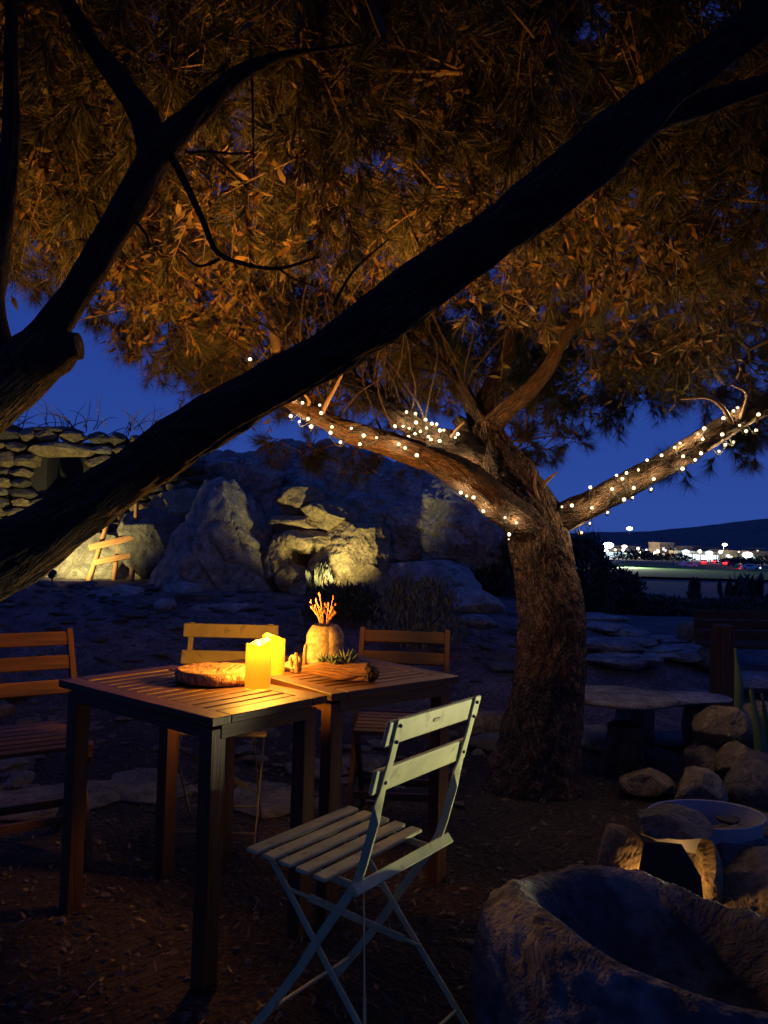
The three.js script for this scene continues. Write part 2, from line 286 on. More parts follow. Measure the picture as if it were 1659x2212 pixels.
// spotlit layered cliff: ledges of separate rock masses
const cliff = thing('rock_ledge', 'layered cliff of cracked ledges lit yellow by a ground spotlight', 'cliff', at(705, 1300, 8.3).setY(groundY(-0.6, -8.3) - 0.1));
{
  const put = (name, px, py, z, size, seed, turn = 0, o = {}) => { const m = part(cliff, name, rock(size, seed, { detail: 30, cuts: 18, rough: 0.08, fine: 0.022, strata: 0.05, spread: 0.22, crease: 0.35, ...o }), M.stoneWarm); m.position.copy(at(px, py, z)).sub(cliff.position); m.rotation.set(0, turn, 0.06 * Math.sin(seed)); };
  put('ledge', 765, 1205, 8.45, [0.46, 0.4, 0.32], 31, 0.3);
  put('ledge', 700, 1268, 8.3, [0.33, 0.24, 0.3], 33, 0.7);
  put('ledge', 790, 1275, 8.4, [0.26, 0.3, 0.3], 34, 0.2);
  put('ledge', 665, 1172, 8.5, [0.36, 0.16, 0.28], 35, -0.2);
  put('ledge', 715, 1120, 8.62, [0.32, 0.2, 0.26], 36, 0.5);
  put('ledge', 655, 1085, 8.75, [0.3, 0.17, 0.24], 37, 0.1);
  put('ledge', 640, 1132, 8.65, [0.32, 0.11, 0.24], 38, -0.4);
  put('ledge', 612, 1215, 8.6, [0.24, 0.3, 0.3], 39, -0.5, { strata: 0.12 });
  put('ledge', 640, 1250, 8.45, [0.22, 0.2, 0.25], 40, -0.3, { strata: 0.12 });
  put('cliff_base', 715, 1200, 9.3, [0.75, 0.75, 0.45], 41, 0, { rough: 0.1 });
}
boulder(905, 1270, 8.6, [0.75, 0.3, 0.45], 45, 'long low slab of rock sloping away right of the spotlit cliff', { detail: 34, cuts: 18, rough: 0.07, strata: 0.03 }, M.stone, -0.25);
boulder(985, 1310, 7.6, [0.42, 0.17, 0.3], 47, 'low pale rock at the foot of the sloping slab', { detail: 24, cuts: 16 }, M.stone, -0.2);
boulder(500, 1330, 7.4, [0.42, 0.16, 0.3], 48, 'flat-topped rock at the foot of the pointed boulder', { detail: 24, cuts: 16, flat: 0.7 }, M.stone, 0.3);
boulder(395, 1285, 8.2, [0.3, 0.13, 0.22], 49, 'low rock between the wooden trestle and the pointed boulder', { detail: 20, cuts: 16 }, M.stone, 0.3);
boulder(255, 1292, 7.9, [0.34, 0.12, 0.25], 50, 'low rock in front of the wooden trestle', { detail: 20, cuts: 16 }, M.stone, 0.8);
boulder(400, 1110, 9.9, [0.42, 0.3, 0.35], 51, 'rounded brown rock at the right end of the dry stone wall', { detail: 24, cuts: 14 }, M.stoneWarm, 0.4);
boulder(352, 1165, 9.7, [0.5, 0.45, 0.4], 52, 'cracked rock pile behind the wooden trestle', { detail: 28, cuts: 18, strata: 0.08 }, M.stoneGrey, 0.1);

// ================================================================ DRY STONE WALL, far left
{
  const WZ = 10.3, wall = thing('stone_wall', 'dry stone wall with a dark square opening under a long lintel', 'wall', V(at(150, 1200, WZ).x, groundY(-4, -WZ) - 0.05, -WZ), 0.12);
  const base = wall.position, R = rng(71);
  const core = part(wall, 'wall_core', join([cbox(5.2, 0.95, 0.5, 0.02).translate(-0.75, 0.475, -0.32), cbox(3.4, 1.0, 0.5, 0.02).translate(-1.85 - 0.2, 1.44, -0.32), cbox(1.35, 0.85, 0.5, 0.02).translate(0.78, 1.375, -0.32), cbox(1.5, 1.2, 0.1, 0.02).translate(-0.15, 1.3, -0.95)]), M.darkCore);
  const variants = []; for (let i = 0; i < 9; i++) variants.push(rock([0.5, 0.5, 0.5], 300 + i, { detail: 6, cuts: 16, rough: 0.05, fine: 0.03, spread: 0.16, crease: 0.3 }));
  const mats = [M.stoneWarm, M.stoneGrey, M.stone, M.stoneGrey, M.stoneWarm];
  let y = 0.02;
  const top = (x) => 1.98 - 0.12 * Math.max(0, x) - 0.09 * Math.max(0, x - 0.9) ** 2 + 0.06 * Math.sin(x * 3);
  while (y < 2.0) {
    const h = 0.11 + R() * 0.11; let x = -3.1 + R() * 0.2;
    while (x < 1.6) {
      const w = 0.16 + R() * R() * 0.5, cx = x + w / 2, cy = y + h / 2;
      const inHole = cx > -0.42 && cx < 0.12 && cy > 0.98 && cy < 1.6, inLintel = cx > -0.62 && cx < 0.36 && cy >= 1.58 && cy < 1.78;
      if (cy < top(cx) && !inHole && !inLintel) {
        const m = part(wall, 'stone', variants[Math.floor(R() * 9)], mats[Math.floor(R() * 5)]);
        m.scale.set((w + 0.02) * 1.05, (h + 0.015) * 1.08, 0.3 + R() * 0.1); m.position.set(cx, cy, -0.06 + R() * 0.09); m.rotation.set((R() - 0.5) * 0.16, (R() - 0.5) * 0.2 + (R() < 0.5 ? Math.PI : 0), (R() - 0.5) * 0.16);
      }
      x += w + 0.012;
    }
    y += h + 0.008;
  }
  const l = part(wall, 'lintel', rock([0.5, 0.1, 0.2], 320, { detail: 12, cuts: 14, rough: 0.08, spread: 0.2 }), M.stoneWarm); l.position.set(-0.13, 1.68, 0.02); l.rotation.z = -0.04;
  for (const [sx, sy, w] of [[-1.0, 1.96, 0.5], [-0.25, 1.95, 0.55], [0.45, 1.85, 0.4]]) { const c = part(wall, 'coping_stone', variants[2], M.stoneGrey); c.scale.set(w * 1.2, 0.16, 0.5); c.position.set(sx, sy, -0.15); }
  boulder(195, 1215, 10.0, [0.85, 0.42, 0.2], 53, 'smooth pale boulder lit yellow by the ground lamp under the wall', { detail: 34, cuts: 12, rough: 0.05 }, M.stoneFine, 0.1);
}

// bare brush on top of the wall
{
  const R = rng(5), g = thing('dry_brush', 'tangle of bare dark twigs along the top of the dry stone wall', 'brush', at(210, 905, 10.4)), L = [];
  for (let i = 0; i < 46; i++) {
    let p = V((R() - 0.55) * 2.6, -0.12 - R() * 0.08, (R() - 0.5) * 0.3), d = V(R() - 0.4, 0.35 + R() * 0.5, R() - 0.5).normalize(), pts = [[p.clone(), 0.008]];
    for (let k = 1; k < 6; k++) { p = p.clone().addScaledVector(d, 0.1); d.add(V((R() - 0.5) * 0.9, -0.22, (R() - 0.5) * 0.6)).normalize(); pts.push([p, 0.008 * (1 - k / 6.5)]); }
    L.push(limb(smoothPath(pts, 9), 4));
  }
  part(g, 'twigs', join(L), M.twig);
}

// ================================================================ TREES
const S = (list) => list.map(([x, y, z, r]) => [at(x, y, z), r]);
const crowns = [];
// ---- the lit pine
const pine = thing('pine_tree', 'lit pine with a leaning trunk forking into limbs wound with fairy lights', 'tree', onH(1150, 1715, groundY(0.75, -3.9)));
const pineLimbs = {};
{
  const local = (path) => path.map(([p, r]) => [p.clone().sub(pine.position), r]);
  const add = (name, path, n, seg, bark, seed) => { const f = smoothPath(path, n); part(pine, name, limb(local(f), seg, bark, seed), M.bark); return f; };
  pineLimbs.trunk = add('trunk', S([[1140, 1790, 3.95, 0.30], [1150, 1700, 3.95, 0.225], [1165, 1600, 3.95, 0.19], [1186, 1450, 3.95, 0.172], [1192, 1330, 3.95, 0.168], [1172, 1210, 3.95, 0.15], [1150, 1125, 3.95, 0.155], [1106, 1045, 3.98, 0.145], [1064, 975, 4.0, 0.115], [1042, 920, 4.02, 0.095]]), 260, 90, 0.016, 1);
  pineLimbs.left = add('limb', S([[1150, 1140, 3.9, 0.10], [1085, 1092, 3.8, 0.085], [1020, 1040, 3.74, 0.076], [950, 1000, 3.7, 0.068], [860, 965, 3.66, 0.06], [760, 935, 3.62, 0.053], [680, 898, 3.6, 0.042], [612, 862, 3.6, 0.03], [560, 842, 3.6, 0.022]]), 150, 44, 0.008, 2);
  pineLimbs.upper = add('limb', S([[1075, 990, 4.0, 0.09], [1000, 965, 3.95, 0.078], [930, 945, 3.92, 0.066], [870, 905, 3.9, 0.055], [820, 865, 3.9, 0.046], [760, 825, 3.9, 0.038], [690, 800, 3.95, 0.028], [600, 760, 4.0, 0.018]]), 120, 40, 0.007, 3);
  pineLimbs.right = add('limb', S([[1165, 1140, 3.95, 0.1], [1215, 1118, 3.95, 0.08], [1280, 1088, 3.92, 0.072], [1360, 1045, 3.9, 0.066], [1450, 995, 3.86, 0.062], [1540, 940, 3.82, 0.058], [1620, 892, 3.8, 0.052], [1700, 850, 3.8, 0.045], [1800, 780, 3.8, 0.03]]), 150, 44, 0.008, 4);
  pineLimbs.a = add('branch', S([[1045, 930, 4.02, 0.07], [1020, 880, 4.05, 0.042], [1003, 840, 4.1, 0.032], [960, 790, 4.2, 0.024], [880, 720, 4.3, 0.016]]), 60, 22, 0.004, 5);
  pineLimbs.b = add('branch', S([[1040, 935, 4.05, 0.085], [1048, 880, 4.1, 0.062], [1068, 825, 4.2, 0.05], [1098, 770, 4.3, 0.04], [1110, 700, 4.4, 0.028], [1180, 560, 4.5, 0.016]]), 70, 24, 0.004, 6);
  pineLimbs.c = add('branch', S([[1050, 940, 4.0, 0.07], [1085, 895, 3.98, 0.052], [1135, 852, 3.94, 0.046], [1178, 805, 3.9, 0.04], [1215, 740, 3.85, 0.03], [1290, 620, 3.8, 0.018]]), 70, 24, 0.004, 7);
  for (const [k, s] of [[[[985, 905, 4.0, 0.03], [1000, 920, 3.99, 0.04], [1012, 945, 3.98, 0.03]], 8]]) add('branch', S(k), 14, 14, 0.003, s);
  const stubs = [];
  for (const q of [[[690, 905, 3.58, 0.012], [706, 870, 3.56, 0.01], [722, 842, 3.55, 0.008], [748, 790, 3.52, 0.005]], [[660, 888, 3.58, 0.01], [668, 868, 3.57, 0.008], [655, 848, 3.56, 0.005]], [[975, 945, 3.85, 0.01], [990, 925, 3.82, 0.008], [1003, 912, 3.8, 0.005]],
    [[1580, 915, 3.76, 0.014], [1560, 880, 3.72, 0.011], [1530, 860, 3.7, 0.008], [1470, 862, 3.7, 0.005]], [[1600, 905, 3.76, 0.012], [1612, 850, 3.74, 0.009], [1580, 830, 3.72, 0.006]], [[1160, 1075, 3.9, 0.016], [1180, 1040, 3.86, 0.01], [1205, 1020, 3.82, 0.005]], [[1165, 1085, 3.85, 0.012], [1155, 1050, 3.84, 0.008], [1158, 1015, 3.82, 0.004]]]) stubs.push(limb(local(smoothPath(S(q), 14)), 7));
  const R = rng(606), fan = [];
  for (let i = 0; i < 90; i++) {
    const src = i % 3 ? pineLimbs.upper : i % 2 ? pineLimbs.a : pineLimbs.left, k = Math.floor(src.length * (i % 3 ? 0.3 + R() * 0.65 : 0.45 + R() * 0.5)); let q = src[k][0].clone(), d = V(-0.75 + R() * 1.1, 0.35 + R() * 0.6, (R() - 0.45) * 0.9).normalize(); const pts = [[q.clone(), 0.0065]], n = 5 + Math.floor(R() * 4);
    for (let m = 1; m <= n; m++) { q = q.clone().addScaledVector(d, 0.085 + R() * 0.03); d.add(V((R() - 0.5) * 0.6, (R() - 0.55) * 0.5, (R() - 0.5) * 0.6)).normalize(); pts.push([q, 0.0065 * (1 - m / (n + 0.6))]); }
    fan.push(limb(local(smoothPath(pts, n * 3)), 6));
  }
  part(pine, 'twigs', join(fan), M.bark, { kind: 'stuff' });
  part(pine, 'dead_twigs', join(stubs), M.twig);
}
// ---- the dark leaning tree in the foreground
const K = 0.84, SL = (list) => S(list.map(([x, y, z, r]) => [x, y, z * K, r * K]));
const lean = thing('leaning_tree', 'black silhouetted leaning tree whose limb crosses above the dining table', 'tree', V(-1.9, groundY(-1.9, -1.45), -1.45));
const leanLimbs = {};
{
  const local = (path) => path.map(([p, r]) => [p.clone().sub(lean.position), r]);
  const add = (name, path, n, seg, bark, seed) => { const f = smoothPath(path, n); part(lean, name, limb(local(f), seg, bark, seed), M.bark); return f; };
  const b = lean.position;
  leanLimbs.main = add('trunk', [[V(b.x - 0.1, -0.12, b.z), 0.17], [V(b.x + 0.1, 0.3, b.z), 0.11], [V(-1.45, 0.68, -1.4), 0.09], [V(-1.0, 0.98, -1.36), 0.075], ...SL([[0, 1205, 1.6, 0.072], [190, 1085, 1.58, 0.06], [320, 995, 1.57, 0.056], [450, 908, 1.56, 0.05], [600, 822, 1.55, 0.046], [750, 738, 1.55, 0.051], [900, 632, 1.55, 0.055], [1060, 515, 1.55, 0.051], [1200, 408, 1.55, 0.054], [1320, 305, 1.55, 0.055], [1480, 165, 1.56, 0.046], [1660, 20, 1.58, 0.04], [1850, -160, 1.6, 0.04]])], 300, 64, 0.008, 11);
  leanLimbs.fork = add('limb', SL([[1290, 335, 1.55, 0.05], [1370, 265, 1.6, 0.038], [1480, 235, 1.66, 0.03], [1580, 205, 1.7, 0.025], [1720, 160, 1.75, 0.018]]), 60, 28, 0.003, 12);
  leanLimbs.stem = add('limb', [[V(-1.5, 0.62, -1.42), 0.085], [V(-1.2, 1.05, -1.43), 0.08], ...SL([[-90, 900, 1.7, 0.085], [0, 835, 1.7, 0.075], [75, 775, 1.7, 0.062], [118, 700, 1.7, 0.038], [165, 632, 1.7, 0.033], [215, 545, 1.7, 0.034], [285, 425, 1.72, 0.038], [345, 325, 1.75, 0.036], [420, 250, 1.78, 0.026], [510, 165, 1.8, 0.02], [600, 125, 1.84, 0.012], [720, 105, 1.9, 0.006], [830, 80, 1.96, 0.002]])], 180, 40, 0.004, 13);
  leanLimbs.stub = add('broken_stub', SL([[70, 790, 1.7, 0.06], [120, 770, 1.69, 0.045], [150, 752, 1.68, 0.034], [172, 748, 1.68, 0.03]]), 30, 24, 0.005, 14);
  leanLimbs.up = add('limb', SL([[330, 345, 1.74, 0.034], [315, 260, 1.76, 0.032], [270, 190, 1.8, 0.026], [200, 95, 1.84, 0.022], [130, -20, 1.9, 0.018]]), 50, 24, 0.003, 15);
  leanLimbs.far = add('limb', SL([[-10, 800, 1.72, 0.05], [-25, 650, 1.7, 0.035], [0, 480, 1.72, 0.028], [22, 300, 1.76, 0.022], [25, 100, 1.8, 0.016], [30, -60, 1.85, 0.01]]), 60, 26, 0.004, 16);
  leanLimbs.droop = add('branch', SL([[360, 320, 1.75, 0.009], [400, 395, 1.75, 0.0085], [435, 470, 1.75, 0.007], [470, 545, 1.75, 0.006], [520, 568, 1.74, 0.005], [600, 580, 1.73, 0.004], [690, 555, 1.72, 0.0025]]), 50, 9, 0, 17);
  const t = [];
  for (const q of [[[405, 330, 1.76, 0.004], [450, 328, 1.77, 0.004], [500, 332, 1.78, 0.003], [545, 330, 1.8, 0.002]], [[455, 328, 1.77, 0.003], [500, 372, 1.78, 0.0025], [540, 410, 1.8, 0.0015]], [[475, 560, 1.75, 0.004], [430, 575, 1.75, 0.003], [390, 545, 1.75, 0.002]], [[540, 90, 1.85, 0.003], [545, 200, 1.84, 0.003], [548, 380, 1.83, 0.0015]], [[595, 575, 1.73, 0.003], [640, 605, 1.72, 0.002], [690, 620, 1.72, 0.0012]], [[240, 505, 1.7, 0.004], [215, 470, 1.7, 0.003], [205, 440, 1.7, 0.002]], [[295, 480, 1.7, 0.004], [318, 512, 1.7, 0.003], [320, 540, 1.7, 0.002]], [[720, 660, 1.52, 0.003], [760, 590, 1.5, 0.0025], [840, 515, 1.48, 0.0015]]]) t.push(limb(local(smoothPath(SL(q), 16)), 5));
  part(lean, 'twigs', join(t), M.bark);
}

// ---- foliage: clumps joined to the limbs by twigs, then leaves along the twigs
const leafG = (() => { const g = new THREE.BufferGeometry(), w = 0.135; const q = [0, 0, 0, -w, 0.36, 0.045, w, 0.36, 0.045, -w * 0.85, 0.66, 0.03, w * 0.85, 0.66, 0.03, 0, 1, -0.06]; g.setAttribute('position', new THREE.Float32BufferAttribute(q, 3)); g.setIndex([0, 2, 1, 1, 2, 3, 2, 4, 3, 3, 4, 5]); g.computeVertexNormals(); return g; })();
const tuftG = (() => { const R = rng(4), L = []; for (let i = 0; i < 26; i++) { const d = V((R() - 0.5) * 1.5, 0.35 + R() * 0.8, (R() - 0.5) * 1.5).normalize(), s = V(R() - 0.5, R() - 0.5, R() - 0.5).cross(d).normalize().multiplyScalar(0.011), o = V(0, R() * 0.45, 0); const a = o.clone().sub(s), b = o.clone().add(s), c = o.clone().addScaledVector(d, 0.7 + R() * 0.35); L.push(a.x, a.y, a.z, b.x, b.y, b.z, c.x, c.y, c.z); } const g = new THREE.BufferGeometry(); g.setAttribute('position', new THREE.Float32BufferAttribute(L, 3)); g.computeVertexNormals(); return g; })();
const LEAF = [leafMat(0.15, 0.115, 0.05), leafMat(0.12, 0.078, 0.04)], NEEDLE = leafMat(0.055, 0.06, 0.03);
function instances(parent, name, geo, mat, list) {                    // many small pieces baked into one mesh
  const a = geo.attributes.position, nb = geo.attributes.normal, ix = geo.index ? geo.index.array : [...Array(a.count).keys()], n = a.count;
  const P = new Float32Array(list.length * n * 3), N = new Float32Array(P.length), C = list.length && list[0].c ? new Float32Array(P.length) : null, I = new Uint32Array(list.length * ix.length), v = V(), q = new THREE.Matrix3();
  const U = geo.attributes.uv ? new Float32Array(list.length * n * 2) : null;
  list.forEach((e, k) => {
    const m = e.m ?? e; q.getNormalMatrix(m);
    for (let i = 0; i < n; i++) { const o = (k * n + i) * 3; v.fromBufferAttribute(a, i).applyMatrix4(m); P[o] = v.x; P[o + 1] = v.y; P[o + 2] = v.z; v.fromBufferAttribute(nb, i).applyMatrix3(q).normalize(); N[o] = v.x; N[o + 1] = v.y; N[o + 2] = v.z; if (C) { C[o] = e.c.r; C[o + 1] = e.c.g; C[o + 2] = e.c.b; } if (U) { U[(k * n + i) * 2] = geo.attributes.uv.getX(i) * 0.1 + k * 0.37; U[(k * n + i) * 2 + 1] = geo.attributes.uv.getY(i) * 0.1 + k * 0.61; } }
    for (let i = 0; i < ix.length; i++) I[k * ix.length + i] = ix[i] + k * n;
  });
  const g = new THREE.BufferGeometry(); g.setAttribute('position', new THREE.BufferAttribute(P, 3)); g.setAttribute('normal', new THREE.BufferAttribute(N, 3)); if (C) g.setAttribute('color', new THREE.BufferAttribute(C, 3)); if (U) g.setAttribute('uv', new THREE.BufferAttribute(U, 2)); g.setIndex(new THREE.BufferAttribute(I, 1));
  const mt = C ? mat.clone() : mat; if (C) mt.vertexColors = true;
  return part(parent, name, g, mt, { kind: 'stuff' });
}
const tmpQ = new THREE.Quaternion(), UPV = V(0, 1, 0);
function placed(p, d, roll, s) { tmpQ.setFromUnitVectors(UPV, d); const q2 = new THREE.Quaternion().setFromAxisAngle(UPV, roll); return new THREE.Matrix4().compose(p, tmpQ.clone().multiply(q2), V(s, s, s)); }
function canopy(tree, limbs, clumps, seed, { leaves, tufts, thick = 0.02 }) {
  const R = rng(seed), nodes = [];
  for (const [path, from] of limbs) for (let i = Math.floor(path.length * from); i < path.length; i += 6) nodes.push({ p: path[i][0], r: path[i][1], parent: -1, n: 0 });
  // join each clump to the nearest node, near ones first
  const todo = clumps.map((c) => ({ c, d: Math.min(...nodes.map((n) => n.p.distanceToSquared(c.p))) })).sort((a, b) => a.d - b.d);
  const roots = nodes.length;
  for (const { c } of todo) {
    let best = 0, bd = 1e9; for (let i = 0; i < nodes.length; i++) { const d = nodes[i].p.distanceToSquared(c.p) + (nodes[i].p.y > c.p.y + 0.3 ? 0.3 : 0); if (d < bd) { bd = d; best = i; } }
    const a = nodes[best].p, n = Math.max(1, Math.round(Math.sqrt(bd) / 0.16)); let par = best;
    for (let k = 1; k <= n; k++) { const t = k / n, q = a.clone().lerp(c.p, t); if (k < n) q.add(V((R() - 0.5) * 0.09, (R() - 0.5) * 0.07 + 0.05 * Math.sin(t * 3.14), (R() - 0.5) * 0.09)); nodes.push({ p: q, parent: par, n: 0 }); par = nodes.length - 1; }
    for (let i = par; i >= roots; i = nodes[i].parent) nodes[i].n++;
  }
  const B = [], rad = (n) => Math.min(thick, 0.0026 + 0.0015 * Math.sqrt(n));
  for (let i = roots; i < nodes.length; i++) { const q = nodes[i], a = nodes[q.parent]; B.push(limb([[a.p.clone().sub(tree.position), q.parent < roots ? rad(q.n) * 1.3 : rad(a.n)], [q.p.clone().sub(tree.position), rad(q.n)]], 5, 0, 0, false)); }
  part(tree, 'branches', join(B), M.twig, { kind: 'stuff' });
  const lv = [[], []], tf = [], sp = [];
  for (const c of clumps) {
    const o = c.p.clone().sub(tree.position);
    const nT = c.tuft ? Math.round(tufts * (0.7 + R() * 0.6)) : Math.round(tufts * 0.12);
    const main = V(R() - 0.5, (R() - 0.6) * 0.6, R() - 0.5).normalize();
    for (let s = 0; s < 7; s++) {                                        // short shoots, mostly one way
      const d = V(R() - 0.5, (R() - 0.5) * 0.9 - 0.1, R() - 0.5).normalize().addScaledVector(main, 0.75).normalize(), Ls = c.r * (0.9 + R() * 0.9), st = o.clone().addScaledVector(V(R() - 0.5, R() - 0.5, R() - 0.5), c.r * 0.5), cur = V(R() - 0.5, -0.5, R() - 0.5).multiplyScalar(0.35);
      const P = (t) => st.clone().addScaledVector(d, t * Ls).addScaledVector(cur, t * t * Ls);
      sp.push(limb([[P(0), 0.0027], [P(0.5), 0.0019], [P(1), 0.001]], 3, 0, 0, false));
      const nl = c.few ? leaves * 0.6 : c.tuft ? leaves * 0.25 : leaves;
      for (let k = 0; k < nl / 7; k++) {
        const t = R(), p = P(t), ld = d.clone().multiplyScalar(0.5).add(V(R() - 0.5, R() - 0.6, R() - 0.5).multiplyScalar(1.5)).normalize(), s2 = (0.036 + R() * 0.034) * (c.s || 1), kind = R() < 0.6 ? 0 : 1, v = 0.6 + R() * 0.75, dry = R();
        lv[kind].push({ m: placed(p, ld, R() * 6.28, s2), c: new THREE.Color(v * (0.8 + 0.5 * dry), v * (1.05 - 0.1 * dry), v * (1 - 0.3 * dry)) });
      }
      for (let k = 0; k < nT / 7; k++) { const t = 0.2 + R() * 0.8, ld = d.clone().add(V(R() - 0.5, R() - 0.7, R() - 0.5)).normalize(); tf.push(placed(P(t), ld, R() * 6.28, 0.085 + R() * 0.05)); }
    }
  }
  part(tree, 'shoots', join(sp), M.twig, { kind: 'stuff' });
  instances(tree, 'leaves', leafG, LEAF[0], lv[0]); instances(tree, 'dry_leaves', leafG, LEAF[1], lv[1]); if (tf.length) instances(tree, 'needle_tufts', tuftG, NEEDLE, tf);
}
{
  const R = rng(2024), pc = [], lc = [];
  const under = (x, z) => {                                        // height of the underside of the pine's flat crown
    const d = -z;
    return 2.20 + 0.2 * Math.exp(-((x - 0.2) ** 2 + (d - 4.0) ** 2) / 0.7) + 0.26 * Math.exp(-((x + 0.1) ** 2 + (d - 3.3) ** 2) / 1.6) + 0.22 * smooth(-1.1, -2.0, x) * smooth(5.2, 3, d) + 0.75 * smooth(-1.0, -1.9, x) * smooth(3.2, 4.4, d) + 0.16 * fbm(x * 1.1, 3, z * 1.1, 3) - 0.1 * smooth(4.6, 5.6, d);
  };
  let tries = 0;
  while (pc.length < 900 && tries++ < 9000) {
    const x = -2.9 + R() * 5.9, z = -2.35 - R() * 3.5, e = ((x - 0.1) / 2.9) ** 2 + ((z + 3.9) / 2.1) ** 2; if (e > 1) continue;
    const u = under(x, z) + 0.15 * e, thick = 1.25 * (1 - 0.65 * e), t = R() ** 1.4, p = V(x, u + t * thick, z);
    const edge = z < -4.5 || e > 0.75;
    pc.push({ p, r: 0.15 + R() * 0.1, tuft: edge ? R() < 0.75 : R() < 0.25 });
  }
  for (let i = 0; i < 70; i++) {                                    // ragged hanging fringe
    const a = R() * Math.PI * 2, x = 0.1 + Math.cos(a) * 2.4, z = -4.1 + Math.sin(a) * 1.6; if (z > -3.4) continue;
    pc.push({ p: V(x, under(x, z) - 0.12 - R() * 0.16, z), r: 0.12, tuft: true });
  }
  canopy(pine, [[pineLimbs.left, 0.55], [pineLimbs.upper, 0.5], [pineLimbs.right, 0.5], [pineLimbs.a, 0.4], [pineLimbs.b, 0.5], [pineLimbs.c, 0.5]], pc, 31, { leaves: 112, tufts: 34 });
  tries = 0;
  while (lc.length < 420 && tries++ < 9000) {                       // crown of the leaning tree: high and near
    const x = -2.2 + R() * 4.2, z = -1.3 - R() * 1.5, u = 2.34 + 0.18 * fbm(x, 7, z, 3) + 0.28 * smooth(-2.0, -1.3, z) + 0.2 * smooth(0.4, 1.6, x);
    lc.push({ p: V(x, u + R() * 0.8, z), r: 0.15 + R() * 0.09, s: 0.75, tuft: R() < 0.78 });
  }
  for (let i = 0; i < 330; i++) {                                   // the same crown goes on overhead and behind the table's near side
    const x = -3.4 + R() * 6.2, z = -1.2 + R() * 3.6, u = 2.45 + 0.2 * fbm(x, 7, z, 3); lc.push({ p: V(x, u + R() * 0.6, z), r: 0.2 + R() * 0.14, s: 1.7, tuft: false, few: true });
  }
  canopy(lean, [[leanLimbs.main, 0.75], [leanLimbs.fork, 0.3], [leanLimbs.stem, 0.7], [leanLimbs.up, 0.3], [leanLimbs.far, 0.4]], lc, 33, { leaves: 84, tufts: 36, thick: 0.008 });
}

// ---- bushes
function bush(name, label, category, pos, rx, ry, rz, n, seed, mat, size, group, upright = 0.3) {
  const R = rng(seed), g = thing(name, label, category, pos, 0, group), st = [], lv = [];
  for (let i = 0; i < 26; i++) { const a = R() * 6.28, q = Math.sqrt(R()), e = V(Math.cos(a) * rx * q, ry * (0.6 + R() * 0.8), Math.sin(a) * rz * q); st.push(limb([[V(e.x * 0.15, -0.05, e.z * 0.15), 0.008], [V(e.x * 0.6, e.y * 0.5, e.z * 0.6), 0.005], [e, 0.002]], 4, 0, 0, false)); }
  for (let i = 0; i < n; i++) {
    const a = R() * 6.28, h = R(), q = Math.cbrt(R()) * Math.sqrt(Math.max(0, 1 - (h * 1.15 - 0.3) ** 2)) * (1 + 0.35 * N3(Math.cos(a) * 2 + seed, h * 3, Math.sin(a) * 2));
    const p = V(Math.cos(a) * rx * q, h * ry * 1.25 * (0.85 + 0.3 * N3(a, seed, 2)), Math.sin(a) * rz * q), v = 0.6 + R() * 0.8;
    lv.push({ m: placed(p, V(R() - 0.5, upright + R() * 0.6 - 0.2, R() - 0.5).normalize(), R() * 6.28, size * (0.6 + R() * 0.8)), c: new THREE.Color(v, v, v) });
  }
  part(g, 'stems', join(st), M.twig); instances(g, 'foliage', leafG, mat, lv); return g;
}
const bushMat = leafMat(0.05, 0.055, 0.03), sageMat = leafMat(0.13, 0.14, 0.09);
bush('shrub', 'dark rounded shrub behind the stone vase hiding the spotlight', 'shrub', at(745, 1400, 7.0).setY(groundY(-0.3, -7)), 0.36, 0.26, 0.26, 2200, 61, bushMat, 0.06);
bush('shrub', 'grey green herb bush behind the wooden chair near the pine', 'shrub', at(900, 1420, 6.4).setY(groundY(0.3, -6.4)), 0.36, 0.48, 0.3, 2600, 62, sageMat, 0.05, undefined, 0.9);
bush('shrub', 'spiky dry tuft growing on the left edge of the spotlit cliff', 'shrub', at(690, 1285, 7.9).setY(groundY(-0.7, -7.9)), 0.13, 0.22, 0.1, 110, 63, leafMat(0.05, 0.055, 0.03), 0.11, undefined, 1.2);
for (const [x, y, z, rx, ry, seed, l] of [[1262, 1340, 11, 0.42, 0.98, 64, 'tall dark hedge bush just right of the lit pine trunk'], [1330, 1350, 12, 0.45, 0.62, 65, 'dark hedge bush between the pine trunk and the town lights'], [1440, 1350, 12.5, 0.9, 0.26, 66, 'low dark hedge bush above the stone terrace steps'], [1540, 1350, 13, 1.0, 0.24, 67, 'low dark hedge bush behind the upright stone block'], [1640, 1350, 12, 0.9, 0.3, 68, 'dark hedge bush behind the plank bench'], [1120, 1330, 9, 0.5, 0.7, 69, 'dark shrub tucked behind the left side of the pine trunk']])
  bush('hedge_bush', l, 'bush', at(x, y, z).setY(groundY(at(x, y, z).x, -z) - 0.05), rx, ry, rx * 0.7, 3400, seed, bushMat, 0.09, 'hedge bushes at the terrace edge');
bush('small_conifer', 'small upright dark conifer standing before the lit field', 'tree', at(1500, 1290, 24).setY(groundY(at(1500, 1290, 24).x, -24)), 0.2, 0.62, 0.2, 1200, 70, bushMat, 0.09, undefined, 1);
bush('agave', 'dark spiky agave at the right of the small conifer', 'plant', at(1610, 1310, 20).setY(groundY(at(1610, 1310, 20).x, -20) - 0.1), 0.5, 0.45, 0.4, 120, 72, bushMat, 0.5, undefined, 0.9);

